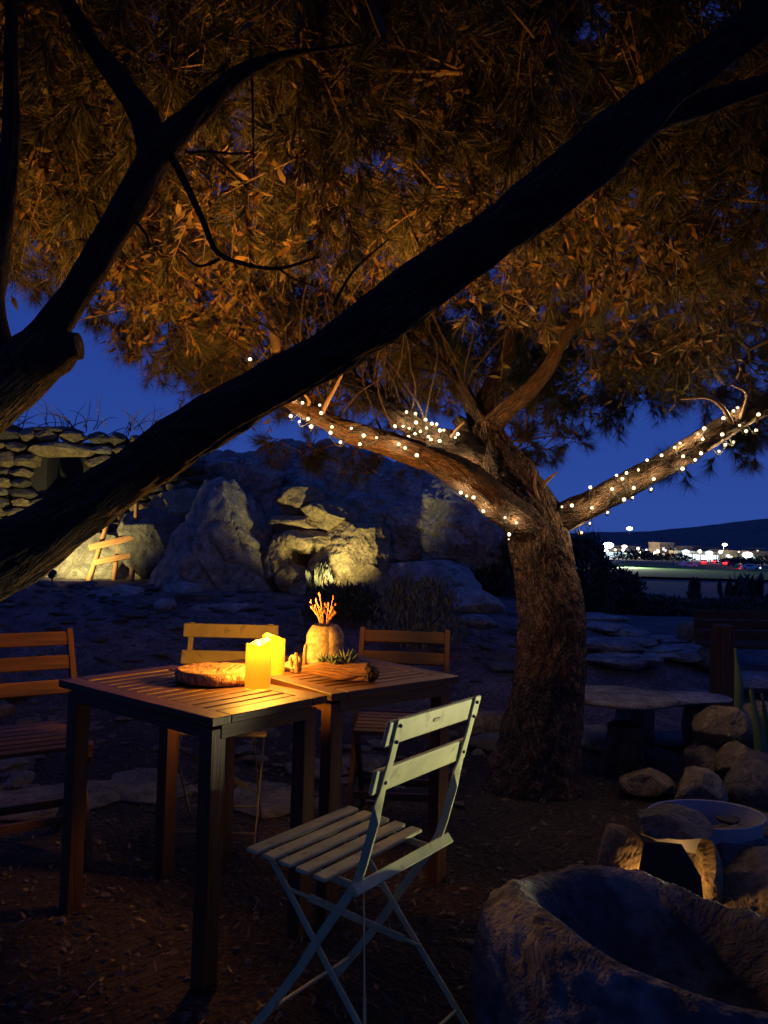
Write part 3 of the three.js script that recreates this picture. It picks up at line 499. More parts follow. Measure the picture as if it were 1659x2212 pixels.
// ================================================================ FURNITURE
const TH = 0.73;
const tones = (m, list) => list.map((c) => { const q = m.clone(); q.color = new THREE.Color(c); return q; });
const TABLE = tones(M.table, [0x786a52, 0x6c5c46, 0x82745a, 0x70604c]), CHAIRW = tones(M.chairWood, [0x927e60, 0x867052, 0x9e8a6a]);
function slatTable(label, corner, yaw, w, d, seed) {                  // local: +x along the front edge, -z back, origin at the near corner on the ground
  const t = thing('garden_table', label, 'table', V(corner.x, groundY(corner.x, corner.z), corner.z), yaw, 'two slatted tables pushed together');
  const h = TH - t.position.y, fw = 0.065, th = 0.024, R = rng(seed);
  const X = V(1, 0, 0), Z = V(0, 0, 1);
  const plank = (name, a, b, wd, side, dy = 0) => part(t, name, bar(a.setY(h - th / 2 + dy), b.setY(h - th / 2 + dy), wd, th, side, 0.003), TABLE[Math.floor(R() * 4)]);
  plank('frame_board', V(fw / 2, 0, 0), V(fw / 2, 0, -d), fw, X); plank('frame_board', V(w - fw / 2, 0, 0), V(w - fw / 2, 0, -d), fw, X);
  plank('frame_board', V(fw + 0.001, 0, -fw / 2), V(w - fw - 0.001, 0, -fw / 2), fw, Z); plank('frame_board', V(fw + 0.001, 0, -d + fw / 2), V(w - fw - 0.001, 0, -d + fw / 2), fw, Z);
  const n = 12, gap = 0.012, sw = (d - 2 * fw - gap * (n + 1)) / n;
  for (let i = 0; i < n; i++) { const z = -fw - gap - sw / 2 - i * (sw + gap); plank('slat', V(fw + 0.002, 0, z), V(w - fw - 0.002, 0, z), sw, Z, -0.001 - R() * 0.0015); }
  const ay = h - th - 0.022, L = 0.052;
  for (const z of [-0.03, -d + 0.03]) part(t, 'apron', bar(V(0.05, ay, z), V(w - 0.05, ay, z), 0.042, 0.018, V(0, 1, 0)), M.table);
  for (const x of [0.03, w - 0.03]) part(t, 'apron', bar(V(x, ay, -0.05), V(x, ay, -d + 0.05), 0.042, 0.018, V(0, 1, 0)), M.table);
  for (const x of [0.045, w - 0.045]) for (const z of [-0.05, -d + 0.05]) part(t, 'leg', cbox(L, h - th - 0.002, L, 0.004).translate(x, (h - th) / 2 - 0.012, z), M.table);
  part(t, 'batten', bar(V(0.05, h - th - 0.011, -d / 2), V(w - 0.05, h - th - 0.011, -d / 2), 0.05, 0.018, Z), M.table);
  return t;
}
const c1 = onH(459, 1552, TH), c2 = onH(717, 1499, TH);
slatTable('slatted wooden garden table carrying the two lit candles', c1, 0.90, 0.445, 0.765, 3);
slatTable('slatted wooden garden table holding the succulent log, edge against the candle table', c2, 0.735, 0.585, 0.73, 4);

// ---- wooden folding chairs: local +z is where the sitter faces
function foldingChair(label, pos, turn) {
  const c = thing('folding_chair', label, 'chair', pos, turn, 'wooden folding chairs at the table'), X = V(1, 0, 0);
  const post = (s, t) => V(s * 0.195, 0.8 * (1 - t), lerp(-0.27, 0.2, t)), along = post(1, 1).sub(post(1, 0)).normalize();
  for (const s of [-1, 1]) { part(c, 'back_post', bar(post(s, 0), post(s, 1), 0.022, 0.046, X), M.chairWood); part(c, 'leg', bar(V(s * 0.165, 0.425, 0.23), V(s * 0.165, 0, -0.24), 0.02, 0.04, X), M.chairWood); part(c, 'seat_rail', bar(V(s * 0.165, 0.428, -0.15), V(s * 0.165, 0.428, 0.25), 0.018, 0.03, X), M.chairWood); }
  for (const t of [0.035, 0.145, 0.255]) { const a = post(-1, t), b = post(1, t); a.x += 0.012; b.x -= 0.012; a.z += 0.012; b.z += 0.012; part(c, 'back_slat', bar(a, b, 0.056, 0.014, along), CHAIRW[Math.round(t * 9) % 3]); }
  for (let i = 0; i < 7; i++) { const z = -0.14 + i * 0.062; part(c, 'seat_slat', bar(V(-0.18, 0.452, z), V(0.18, 0.452, z), 0.05, 0.015, V(0, 0, 1)), CHAIRW[(i * 2) % 3]); }
  part(c, 'stretcher', bar(V(-0.155, 0.17, -0.06), V(0.155, 0.17, -0.06), 0.03, 0.016, V(0, 1, 0)), M.chairWood);
  part(c, 'stretcher', bar(V(-0.185, 0.16, 0.105), V(0.185, 0.16, 0.105), 0.03, 0.016, V(0, 1, 0)), M.chairWood);
  return c;
}
function chairFrom(topPix, h, turn, lx, lz) {                          // place so that local (lx, h, lz) meets the pixel
  const p = onH(topPix[0], topPix[1], h), o = V(lx, 0, lz).applyAxisAngle(UPV, turn); const q = p.clone().sub(o); return V(q.x, groundY(q.x, q.z), q.z);
}
foldingChair('wooden folding chair beside the bare end of the candle table, back turned to the wall', chairFrom([148, 1362], 0.8, 0.6, 0.195, -0.27), 0.6);
foldingChair('wooden folding chair behind the succulent log, in front of the herb bush', chairFrom([875, 1359], 0.8, -0.06, 0, -0.27), -0.06);

// ---- pale green bistro chairs: flat steel frames, slatted seat; local +z is the front
function bistroChair(label, pos, turn, paint = M.chairPaint) {
  const c = thing('bistro_chair', label, 'chair', pos, turn, 'pale green metal bistro chairs'), X = V(1, 0, 0);
  const prof = [[-0.162, 0.828], [-0.14, 0.74], [-0.118, 0.665], [-0.108, 0.63], [-0.1, 0.595], [-0.088, 0.55], [-0.074, 0.5], [-0.058, 0.455], [-0.03, 0.41], [0.05, 0.295], [0.1, 0.215], [0.18, 0.105], [0.262, 0.0]];
  for (const s of [-1, 1]) {
    const pts = prof.map(([z, y]) => V(s * 0.168, y, z)), sides = prof.map(([z, y]) => { const k = smooth(0.66, 0.57, y) * Math.PI / 2; return V(Math.cos(k), 0, Math.sin(k)); });
    const up = part(c, 'upright', strap(pts, sides, 0.021, 0.005), paint);
    const leg = [[0.225, 0.432], [0.16, 0.366], [0.02, 0.218], [-0.1, 0.098], [-0.195, 0.0]];
    part(c, 'leg', strap(leg.map(([z, y]) => V(s * 0.15, y, z)), leg.map(() => V(0, 0.7, 0.7).normalize()), 0.015, 0.005), paint);
    for (const [z, y] of [[-0.158, 0.812], [-0.149, 0.776], [-0.122, 0.684]]) part(up, 'rivet', new THREE.SphereGeometry(0.0045, 8, 6).translate(s * 0.168, y, z - 0.0045), M.screw);
    part(c, 'seat_side_rail', bar(V(s * 0.15, 0.432, -0.05), V(s * 0.15, 0.44, 0.25), 0.006, 0.018, X), paint);
  }
  const sl = (name, z, y, w, wd) => { const g = new RoundedBoxGeometry(w, wd, 0.01, 3, 0.0045); g.rotateX(-0.245); part(c, name, boxUV(g.translate(0, y, z + 0.0085)), paint); };
  sl('back_slat', -0.154, 0.797, 0.402, 0.058); sl('back_slat', -0.123, 0.688, 0.402, 0.058);
  for (let i = 0; i < 5; i++) { const z = 0.028 + i * 0.053; const g = new RoundedBoxGeometry(0.40, 0.011, 0.037, 3, 0.005); part(c, 'seat_slat', boxUV(g.rotateX(-0.03).translate(0, 0.446 + z * 0.035, z)), paint); }
  part(c, 'rear_rail', join([bar(V(-0.2, 0.449, -0.074), V(0.2, 0.449, -0.074), 0.026, 0.01, V(0, 0.75, 0.66)), rod(V(-0.19, 0.436, -0.06), V(0.19, 0.436, -0.06), 0.006)]), paint);
  const onLeg = (x, y) => V(x, y, lerp(-0.195, 0.225, y / 0.432) - 0.006);
  for (const [a, b] of [[onLeg(0.15, 0.372), onLeg(-0.15, 0.178)], [onLeg(-0.15, 0.385), onLeg(0.15, 0.135)]]) { const d = a.x > 0 ? 0 : 0.007, n = V(0, 0, -d); part(c, 'cross_brace', join([bar(a.clone().lerp(b, 0.14).add(n), a.clone().lerp(b, 0.86).add(n), 0.018, 0.004, V(0, 1, 0)), bar(a.clone().add(n), a.clone().lerp(b, 0.15).add(n), 0.008, 0.007, V(0, 1, 0)), bar(a.clone().lerp(b, 0.85).add(n), b.clone().add(n), 0.008, 0.007, V(0, 1, 0))]), paint); }
  part(c, 'foot_rod', rod(V(-0.168, 0.075, 0.203), V(0.168, 0.075, 0.203), 0.005), paint);
  part(c, 'foot_rod', rod(V(-0.15, 0.06, -0.137), V(0.15, 0.06, -0.137), 0.005), paint);
  const pl = part(c, 'maker_plate', cbox(0.026, 0.008, 0.001, 0.0004), M.screw); pl.position.set(0.005, 0.797, -0.1525); pl.rotation.x = -0.245;
  return c;
}
bistroChair('pale green metal bistro chair seen from behind, drawn up to the table', V(0.0167, groundY(0.0167, -1.93), -1.9327), -2.198);
bistroChair('tan grey bistro chair facing the candles from the far side, paint darkened against their light', V(-0.63, groundY(-0.63, -3.2), -3.22), 0.05, M.chairPaintDimmed);

// ================================================================ ON THE TABLES
function candle(label, pos, h, seed) {
  const c = thing('candle', label, 'candle', pos, seed, 'lit wax pillar candles'), r = 0.0405, R = rng(seed);
  const n = 40, m = 8, P = [], U = [], I = [], rim = (a) => h + 0.009 * Math.sin(a + 1.2) + 0.004 * Math.sin(2 * a + seed) + 0.002 * Math.sin(5 * a);
  const rows = []; for (let j = 0; j <= m; j++) rows.push([r, j / m]); rows.push([r - 0.001, 1.006], [r - 0.004, 1.008], [r - 0.006, 1.0], [r - 0.008, 0.9], [r - 0.014, 0.86], [0.008, 0.85], [0.0001, 0.85]);
  rows.forEach(([q, t]) => { for (let k = 0; k <= n; k++) { const a = k / n * TAU, y = rim(a) * t; const e = q * (1 + 0.006 * N3(Math.cos(a) * 2 + seed, Math.sin(a) * 2, y * 30)) * (t < 0.02 ? 0.97 : 1); P.push(Math.cos(a) * e, y, Math.sin(a) * e); U.push(k / n, y); } });
  for (let j = 0; j < rows.length - 1; j++) for (let k = 0; k < n; k++) { const a = j * (n + 1) + k; I.push(a, a + n + 1, a + 1, a + 1, a + n + 1, a + n + 2); }
  const g = new THREE.BufferGeometry(); g.setAttribute('position', new THREE.Float32BufferAttribute(P, 3)); g.setAttribute('uv', new THREE.Float32BufferAttribute(U, 2)); g.setIndex(I); g.computeVertexNormals();
  part(c, 'wax', g, WAX);
  const fl = new THREE.LatheGeometry([[0, 0], [0.003, 0.003], [0.0045, 0.009], [0.003, 0.017], [0, 0.024]].map(([x, y]) => new THREE.Vector2(x, y)), 12); part(c, 'flame', fl, FLAME).position.y = h * 0.86;
  part(c, 'wick', new THREE.CylinderGeometry(0.001, 0.001, 0.008, 6), M.black).position.y = h * 0.85 + 0.003;
  const p = new THREE.PointLight(new THREE.Color(1, 0.42, 0.045), CANDLE_SIDE); p.name = 'candle_light'; p.position.y = h * 0.84; p.shadow.radius = 1.6; c.add(p);
  const s = new THREE.SpotLight(new THREE.Color(1, 0.36, 0.045), CANDLE_UP, 0, 1.04, 1); s.name = 'candle_uplight'; s.position.y = h * 0.8; s.target.position.set(0.1, 3, -1.2).applyAxisAngle(UPV, -seed); s.shadow.radius = 1.2; c.add(s); c.add(s.target);
  return c;
}
const CANDLE_SIDE = 1.05, CANDLE_UP = 12.5;
const WAX = new THREE.MeshPhysicalMaterial({ color: new THREE.Color(0.8, 0.45, 0.07), roughness: 1, transmission: 0.04, thickness: 0, emissive: new THREE.Color(1.0, 0.27, 0.003), emissiveIntensity: 0.85 }), FLAME = glow(1, 0.8, 0.35, 12);
candle('lit pillar candle standing alone near the open edge of the table', onH(556, 1484, TH + 0.001), 0.142, 1);
candle('lit pillar candle close behind the other, beside the driftwood sticks', onH(589, 1454, TH + 0.001), 0.128, 4);

{ // round log slice
  const p = onH(470, 1470, TH + 0.001), g = thing('log_slice', 'round bark-edged slice of log lying on the table behind the candle', 'log slice', p);
  const n = 90, P = [], I = [], rows = [[0.01, 0.0], [0.122, 0.0], [0.132, 0.005], [0.136, 0.014], [0.137, 0.026], [0.133, 0.037], [0.127, 0.041], [0.06, 0.039], [0.001, 0.039]], U = [];
  rows.forEach(([r, y], j) => { for (let k = 0; k <= n; k++) { const a = k / n * TAU, cx = Math.cos(a), sx = Math.sin(a), e = r * (1 + 0.05 * N3(cx * 1.2, sx * 1.2, 3)) + (j > 0 && j < 7 ? 0.006 * N3(cx * 9, sx * 9, y * 50) : 0); P.push(cx * e, y + (j > 4 ? 0.004 * N3(cx * 3, sx * 3, 1) : 0), sx * e * 0.92); U.push(j > 5 ? cx * e : k / n * 0.9, j > 5 ? sx * e : y); } });
  for (let j = 0; j < rows.length - 1; j++) for (let k = 0; k < n; k++) { const a = j * (n + 1) + k; I.push(a, a + n + 1, a + 1, a + 1, a + n + 1, a + n + 2); }
  const q = new THREE.BufferGeometry(); q.setAttribute('position', new THREE.Float32BufferAttribute(P, 3)); q.setAttribute('uv', new THREE.Float32BufferAttribute(U, 2)); q.setIndex(I); q.computeVertexNormals(); part(g, 'bark_disc', q, M.log);
}
{ // stone vase with dried stalks
  const p = onH(700, 1440, TH + 0.001), g = thing('vase', 'pale rough stone vase with tapered shoulders beside the succulent log', 'vase', p, 0.3);
  const prof = [[0.0, 0], [0.058, 0], [0.064, 0.004], [0.066, 0.04], [0.067, 0.085], [0.066, 0.116], [0.06, 0.132], [0.049, 0.15], [0.044, 0.156], [0.028, 0.153], [0.022, 0.14], [0.02, 0.06], [0, 0.06]].map(([x, y]) => new THREE.Vector2(x, y));
  const q = new THREE.LatheGeometry(prof, 64), a = q.attributes.position; for (let i = 0; i < a.count; i++) { const x = a.getX(i), y = a.getY(i), z = a.getZ(i), e = 1 + 0.05 * fbm(x * 22, y * 14, z * 22, 3), f = 1 + 0.07 * Math.abs(Math.cos(Math.atan2(z, x) * 3)) * smooth(0.03, 0.06, Math.hypot(x, z)); a.setXYZ(i, x * e * f, y, z * e * f); } q.computeVertexNormals(); part(g, 'body', boxUV(q), M.ceramic);
  const d = thing('dried_flowers', 'bunch of orange dried flower stalks standing in the stone vase', 'dried flowers', p.clone().setY(p.y + 0.062)), R = rng(8), st = [], hd = [];
  for (let i = 0; i < 13; i++) {
    const a = R() * TAU, e = 0.012 + R() * 0.05, h = 0.125 + R() * (i < 6 ? 0.16 : 0.07), top = V(Math.cos(a) * e - 0.012, h, Math.sin(a) * e), pts = [[V(Math.cos(a) * 0.009, 0, Math.sin(a) * 0.009), 0.0016], [V(top.x * 0.35, h * 0.55, top.z * 0.35), 0.0015], [top, 0.0009]];
    st.push(limb(smoothPath(pts, 8), 5)); const k = rock([0.0028, 0.007, 0.0028], 500 + i, { detail: 2, cuts: 4, rough: 0.3 }); k.translate(top.x, top.y, top.z); hd.push(k);
    if (i % 2) for (const s of [-1, 1]) { const b = V(top.x * 0.6, h * 0.72, top.z * 0.6), c = b.clone().add(V(s * 0.02, 0.03, R() * 0.02 - 0.01)); st.push(limb([[b, 0.0015], [c, 0.0012]], 4)); const k2 = rock([0.003, 0.005, 0.003], 540 + i, { detail: 1, cuts: 3 }); k2.translate(c.x, c.y, c.z); hd.push(k2); }
  }
  part(d, 'stalks', join(st), M.dried); part(d, 'seed_heads', join(hd), M.driedHead);
}
{ // sticks and pebble
  const p = onH(648, 1452, TH + 0.001), g = thing('driftwood_sticks', 'small upright driftwood sticks between the candle and the stone vase', 'driftwood', p);
  for (const [x, z, h, w, t] of [[0.012, 0, 0.098, 0.016, 0.06], [-0.012, 0.006, 0.07, 0.017, -0.05], [-0.03, -0.012, 0.05, 0.014, -0.16]]) { const q = limb(smoothPath([[V(x, 0, z), w * 0.5], [V(x + t * h * 0.5, h * 0.5, z), w * 0.46], [V(x + t * h, h, z), w * 0.4]], 14), 10, 0.002, h * 90); part(g, 'stick', q, M.log); }
  single('pebble', rock([0.03, 0.02, 0.025], 91, { detail: 8, cuts: 10 }), M.ceramic, 'small pale pebble beside the driftwood sticks', 'pebble', onH(627, 1438, TH + 0.018));
  single('pebble', rock([0.022, 0.028, 0.02], 92, { detail: 8, cuts: 10 }), M.ceramic, 'small upright pale stone leaning by the driftwood sticks', 'pebble', onH(635, 1432, TH + 0.026));
}
{ // hollow log planter
  const p = onH(727, 1468, TH + 0.001), g = thing('log_planter', 'piece of rough brown driftwood log laid along the table', 'log', p, -0.12), R = rng(17);
  const path = []; for (let i = 0; i <= 40; i++) { const t = i / 40; path.push([V(lerp(-0.118, 0.122, t), 0.031 + 0.004 * Math.sin(t * 7), 0.006 * Math.sin(t * 5)), 0.030 * Math.pow(Math.sin(Math.min(1, 0.12 + t * 1.6) * 1.57), 0.6) * (t > 0.93 ? 0.85 : 1)]); }
  part(g, 'bark', limb(path, 40, 0.006, 6), M.log); part(g, 'burl', rock([0.03, 0.03, 0.028], 93, { detail: 10, cuts: 8, rough: 0.12 }).translate(0.112, 0.03, 0.0), M.bark);
  const s = thing('succulent', 'small succulent rosettes with pointed green leaves growing on the driftwood log', 'succulent', p.clone().setY(p.y + 0.056));
  for (const [x, z, r, n, sd] of [[0.035, 0.0, 0.05, 15, 1], [-0.01, 0.012, 0.034, 12, 2], [-0.045, 0.0, 0.03, 11, 3]]) {
    const L = []; for (let i = 0; i < n; i++) { const a = i * 2.4, e = 0.35 + 0.65 * i / n, dd = V(Math.cos(a) * e, 1.15 - e * 0.8, Math.sin(a) * e).normalize(); L.push(limb(smoothPath([[V(x, 0, z), 0.004], [V(x, 0, z).addScaledVector(dd, r * 0.5), 0.0062], [V(x, 0.004, z).addScaledVector(dd, r), 0.0006]], 6), 6)); }
    part(s, 'rosette', join(L), M.succulent);
  }
}

// ================================================================ FAIRY LIGHTS on the pine
{
  const Lz = (l, X, Y, s) => l.map(([x, y]) => [(X + x / s) * 0.648, (Y + y / s) * 0.648]);
  const A = Lz([[75, 230], [120, 205], [180, 237], [275, 250], [283, 293], [115, 310], [162, 342], [210, 325], [228, 368], [343, 370], [335, 402], [390, 455], [497, 466], [450, 378], [518, 418], [590, 430], [712, 466], [748, 487], [812, 527], [1055, 734], [1088, 752], [1126, 760], [1180, 836], [1300, 872], [1362, 900], [1322, 965], [1322, 990]], 900, 1200, 1.659);
  const B = Lz([[755, 288], [805, 297], [808, 346], [860, 330], [736, 367], [770, 378], [832, 395], [866, 376], [895, 352], [922, 355], [940, 390], [962, 388], [690, 367], [802, 408], [766, 425], [876, 424], [890, 440], [938, 448], [876, 473], [948, 508], [972, 552], [1038, 410], [1025, 428], [1076, 580], [1142, 632], [1198, 672], [1252, 716], [1315, 752]], 900, 1200, 1.659);
  const C = Lz([[160, 960], [232, 950], [378, 967], [366, 818], [493, 1000], [365, 1080], [302, 1147], [525, 830], [558, 730], [600, 755], [630, 713], [716, 690], [683, 822], [612, 907], [675, 893], [828, 757], [810, 832], [780, 620], [885, 585], [980, 528], [1020, 497], [1042, 592], [1038, 682], [1130, 618], [1172, 570], [1150, 430], [1195, 390], [1185, 468], [1327, 433], [1303, 555], [1348, 508], [1408, 488], [1335, 315], [1408, 262], [1440, 238], [1453, 367], [1500, 408], [1573, 403], [1590, 288]], 1800, 1250, 2.183);
  const bulbG = new THREE.SphereGeometry(0.0078, 10, 8), bulbs = [2.2, 3.4, 5].map((k) => glow(1, 0.74, 0.42, k)), bulbM = bulbs[1], sockG = new THREE.CylinderGeometry(0.0035, 0.004, 0.014, 7);
  const string = (label, list, paths) => {
    const g = thing('fairy_light_string', label, 'string lights', list.length && at(list[0][0], list[0][1], 3.7), 0, 'warm fairy lights wound round the pine');
    const pts = list.map(([x, y]) => {
      let best = null; for (const path of paths) path.forEach(([p, r], i) => { const [u, v, d] = pix(p), e = Math.hypot(u - x, v - y); if (!best || e < best.e) best = { e, d: -p.z, r, i: i + path.length * 10 * paths.indexOf(path), rp: r / d * 1696 }; });
      const inside = best.e < best.rp * 1.15, off = inside ? Math.sqrt(Math.max(0.04, 1 - (best.e / best.rp / 1.15) ** 2)) * best.r * 1.12 + 0.016 : 0;
      return { p: at(x, y, best.d - off), i: best.i };
    }).sort((a, b) => a.i - b.i);
    const cable = [];
    pts.forEach(({ p }, k) => {
      const q = p.clone().sub(g.position), b = part(g, 'bulb', bulbG, bulbs[(k * 7 + 3) % 5 % 3]); b.position.copy(q); b.scale.setScalar(0.72 + 0.42 * ((k * 37) % 11) / 10);
      part(b, 'socket', sockG, M.cable).position.y = -0.013;
      if (k % 3 !== 1) { cable.push(q.clone().add(V(0, -0.018, -0.012))); return; }
      const l = new THREE.PointLight(new THREE.Color(1, 0.66, 0.32), FAIRY * 3); l.name = 'bulb_light'; l.position.copy(q); l.shadow.radius = 0.42; g.add(l);
      cable.push(q.clone().add(V(0, -0.018, -0.012)));
    });
    const cv = new THREE.CatmullRomCurve3(cable, false, 'centripetal'); part(g, 'cable', new THREE.TubeGeometry(cv, pts.length * 6, 0.0026, 5), M.cable);
  };
  const FAIRY = 0.027;
  string('fairy lights wound along the long lower limb left of the fork', A, [pineLimbs.left, pineLimbs.trunk.slice(90, 180)]);
  string('fairy lights clustered on the short upper limb and down the trunk', B, [pineLimbs.upper, pineLimbs.trunk.slice(140, 240)]);
  string('fairy lights wound along the rising limb on the town side', C, [pineLimbs.right]);
  const lone = thing('fairy_light', 'single fairy light hanging above the leaning limb', 'fairy light', at(540, 776, 3.4)); part(lone, 'bulb', bulbG, bulbM); part(lone, 'socket', sockG, M.cable).position.y = -0.013;
  part(lone, 'cable', new THREE.TubeGeometry(new THREE.CatmullRomCurve3([V(0, -0.018, 0), V(0.03, -0.02, 0.02), V(0.1, 0.04, 0.1), V(0.22, 0.1, 0.3)]), 20, 0.0014, 5), M.cable);
}

// ================================================================ GARDEN SPOTLIGHTS
function gardenSpot(label, pos, aim, power, color, angle, pen = 0.6, s = 1) {
  const g = thing('garden_spotlight', label, 'spotlight', pos, 0, 'low garden spotlights'), d = V().subVectors(aim, pos).normalize();
  const q = new THREE.Quaternion().setFromUnitVectors(V(0, 1, 0), d), H0 = V(0, 0.085 * s, 0);
  const body = new THREE.LatheGeometry([[0, -0.045], [0.03, -0.045], [0.036, -0.03], [0.042, 0.03], [0.044, 0.034], [0.04, 0.034], [0.037, 0.028]].map(([x, y]) => new THREE.Vector2(x * s, y * s)), 24);
  const b = part(g, 'housing', body, M.black); b.quaternion.copy(q); b.position.copy(H0);
  const l = part(g, 'lens', new THREE.CylinderGeometry(0.036 * s, 0.036 * s, 0.003, 24), glow(color.r, color.g, color.b, 2.0)); l.quaternion.copy(q); l.position.copy(H0).addScaledVector(d, 0.0295 * s);
  part(g, 'spike', join([rod(V(0, -0.03, 0), V(0, 0.05 * s, 0), 0.008), rod(V(-0.05 * s, 0.06 * s, 0), V(-0.05 * s, 0.09 * s, 0), 0.004), rod(V(0.05 * s, 0.06 * s, 0), V(0.05 * s, 0.09 * s, 0), 0.004), rod(V(-0.05 * s, 0.06 * s, 0), V(0.05 * s, 0.06 * s, 0), 0.005)]), M.black);
  const t = new THREE.SpotLight(color, power, 0, angle, pen); t.name = 'spotlight_beam'; t.position.copy(H0).addScaledVector(d, 0.04 * s); t.target.position.copy(H0).addScaledVector(d, 3); t.shadow.radius = 1.4; g.add(t); g.add(t.target); return g;
}
const OLIVE = new THREE.Color(1, 0.84, 0.32);
{ const p = at(112, 1258, 8.95); p.y = groundY(p.x, p.z) + 0.0; gardenSpot('small black ground spotlight shining up at the boulder under the wall', p, p.clone().add(V(0.05, 1.0, -1.0)), 8, OLIVE, 1.25, 0.4); }
{ const p = at(715, 1300, 7.45); p.y = groundY(p.x, p.z) + 0.05; gardenSpot('ground spotlight shining up the layered cliff from behind the shrub', p, p.clone().add(V(-0.12, 1.0, -1.1)), 9, OLIVE, 0.88); }
gardenSpot('ground spotlight standing out beyond the stone basin, aimed at the bistro chair', V(2.2, groundY(2.2, -2.45), -2.45), V(0.17, 0.6, -1.88), 13, new THREE.Color(1, 0.92, 0.5), 0.20, 0.6);

// ================================================================ TRESTLE by the wall
{
  const z = 9.45, p0 = at(190, 1256, z), g = thing('wooden_trestle', 'rustic wooden trestle of peeled poles with two crosspieces before the wall', 'trestle', V(p0.x + 0.25, groundY(p0.x, -z), -z));
  const L = (a, b, r0, r1, name) => part(g, name, limb(smoothPath([[a.sub(g.position), r0], [b.sub(g.position), r1]].flatMap((q, i, l) => i ? [[l[0][0].clone().lerp(q[0], 0.5).add(V(0.012, 0, 0)), (r0 + r1) / 2], q] : [q]), 16), 10, 0.003, r0 * 900), M.paleWood);
  const f = (x, y, dz = 0) => at(x, y, z + dz);
  L(f(190, 1262), f(251, 1060, 0.05), 0.034, 0.026, 'pole'); L(f(245, 1262, 0.15), f(268, 1050, 0.2), 0.03, 0.024, 'pole'); L(f(284, 1258, 0.05), f(297, 1040, 0.05), 0.034, 0.026, 'pole');
  part(g, 'crosspiece', bar(f(193, 1183, -0.04).sub(g.position), f(291, 1160, -0.04).sub(g.position), 0.08, 0.05, V(0, 1, 0), 0.012), M.paleWood);
  part(g, 'crosspiece', bar(f(205, 1215, -0.03).sub(g.position), f(288, 1198, -0.03).sub(g.position), 0.07, 0.045, V(0, 1, 0), 0.012), M.paleWood);
}

// ================================================================ GROUND STONES left and behind the tables
function slab(px, py, w, d, h, seed, label, mat = M.stoneGrey, cat = 'flagstone', group, lift = 0, name = 'flagstone') {
  let p = onH(px, py, 0); for (let i = 0; i < 6; i++) p = onH(px, py, groundY(p.x, p.z) + h * 0.8 + lift);
  const m = single(name, rock([w / 2, h, d / 2], seed, { detail: 12, cuts: 10, rough: 0.05, fine: 0.02, flat: 0.62, spread: 0.3, crease: 0.5 }), mat, label, cat, V(p.x, groundY(p.x, p.z) + lift + h * 0.25, p.z), seed * 1.7, group); return m;
}
slab(120, 1715, 0.62, 0.42, 0.035, 601, 'wide pale flagstone under the folding chair at the table end');
slab(330, 1690, 0.5, 0.4, 0.03, 602, 'flat flagstone on the ground behind the bare end of the candle table');
slab(580, 1720, 0.42, 0.4, 0.03, 603, 'flagstone under the middle of the two tables');
slab(690, 1650, 0.4, 0.3, 0.05, 604, 'pale flagstone under the seat of the chair behind the succulent log');
slab(780, 1640, 0.34, 0.26, 0.05, 605, 'pale squarish stone beneath the folding chair nearest the pine');
slab(205, 1500, 0.5, 0.25, 0.05, 606, 'flat stone on the ground behind the folding chair');
slab(60, 1500, 0.6, 0.3, 0.05, 607, 'broad flat stone partly hidden by the folding chair back');
slab(410, 1352, 0.26, 0.16, 0.05, 608, 'small pale stone on the bare slope above the log');
slab(355, 1420, 0.3, 0.2, 0.09, 609, 'rounded pale stone at the end of the fallen log', M.stone, 'stone', undefined, 0, 'stone');
slab(420, 1412, 0.38, 0.18, 0.08, 610, 'low grey stone behind the far bistro chair', M.stoneGrey, 'stone', undefined, 0, 'stone');
slab(1030, 1452, 0.36, 0.3, 0.07, 611, 'flat blue grey stone beside the chair post near the pine', M.stone, 'stone', undefined, 0, 'stone');
slab(1065, 1545, 0.3, 0.22, 0.12, 612, 'rounded brown stone tucked against the left of the pine trunk', M.stoneWarm, 'stone', undefined, 0, 'stone');
slab(1085, 1500, 0.36, 0.2, 0.06, 613, 'flat stone just behind the pine trunk', M.stoneGrey, 'stone', undefined, 0, 'stone');
{ // strewn rubble on the bare slope, each stone a mesh
  const R = rng(88), v = []; for (let i = 0; i < 5; i++) v.push(rock([0.5, 0.5, 0.5], 700 + i, { detail: 4, cuts: 9, rough: 0.08, fine: 0.02 }));
  const list = [];
  for (let i = 0; i < 700; i++) {
    const z = -3.6 - R() * 5.2, x = -0.50 * -z + R() * (0.68 * -z), s = 0.035 + R() * R() * R() * 0.22; if (Math.hypot(x - 0.75, z + 3.9) < 0.4) continue;
    const q = new THREE.Quaternion().setFromEuler(new THREE.Euler((R() - 0.5) * 0.4, R() * 6.28, (R() - 0.5) * 0.4));
    list.push({ m: new THREE.Matrix4().compose(V(x, groundY(x, z) + s * 0.06, z), q, V(s * (1 + R()), s * (0.3 + R() * 0.3), s)), k: i % 5 });
  }
  const g = new THREE.Group(); g.name = 'rubble'; g.userData = { kind: 'stuff', label: 'small loose stones strewn over the bare slope behind the table', category: 'rubble' }; scene.add(g);
  v.forEach((geo, k) => instances(g, 'stones', geo, M.stoneGrey, list.filter((a) => a.k === k)));
}
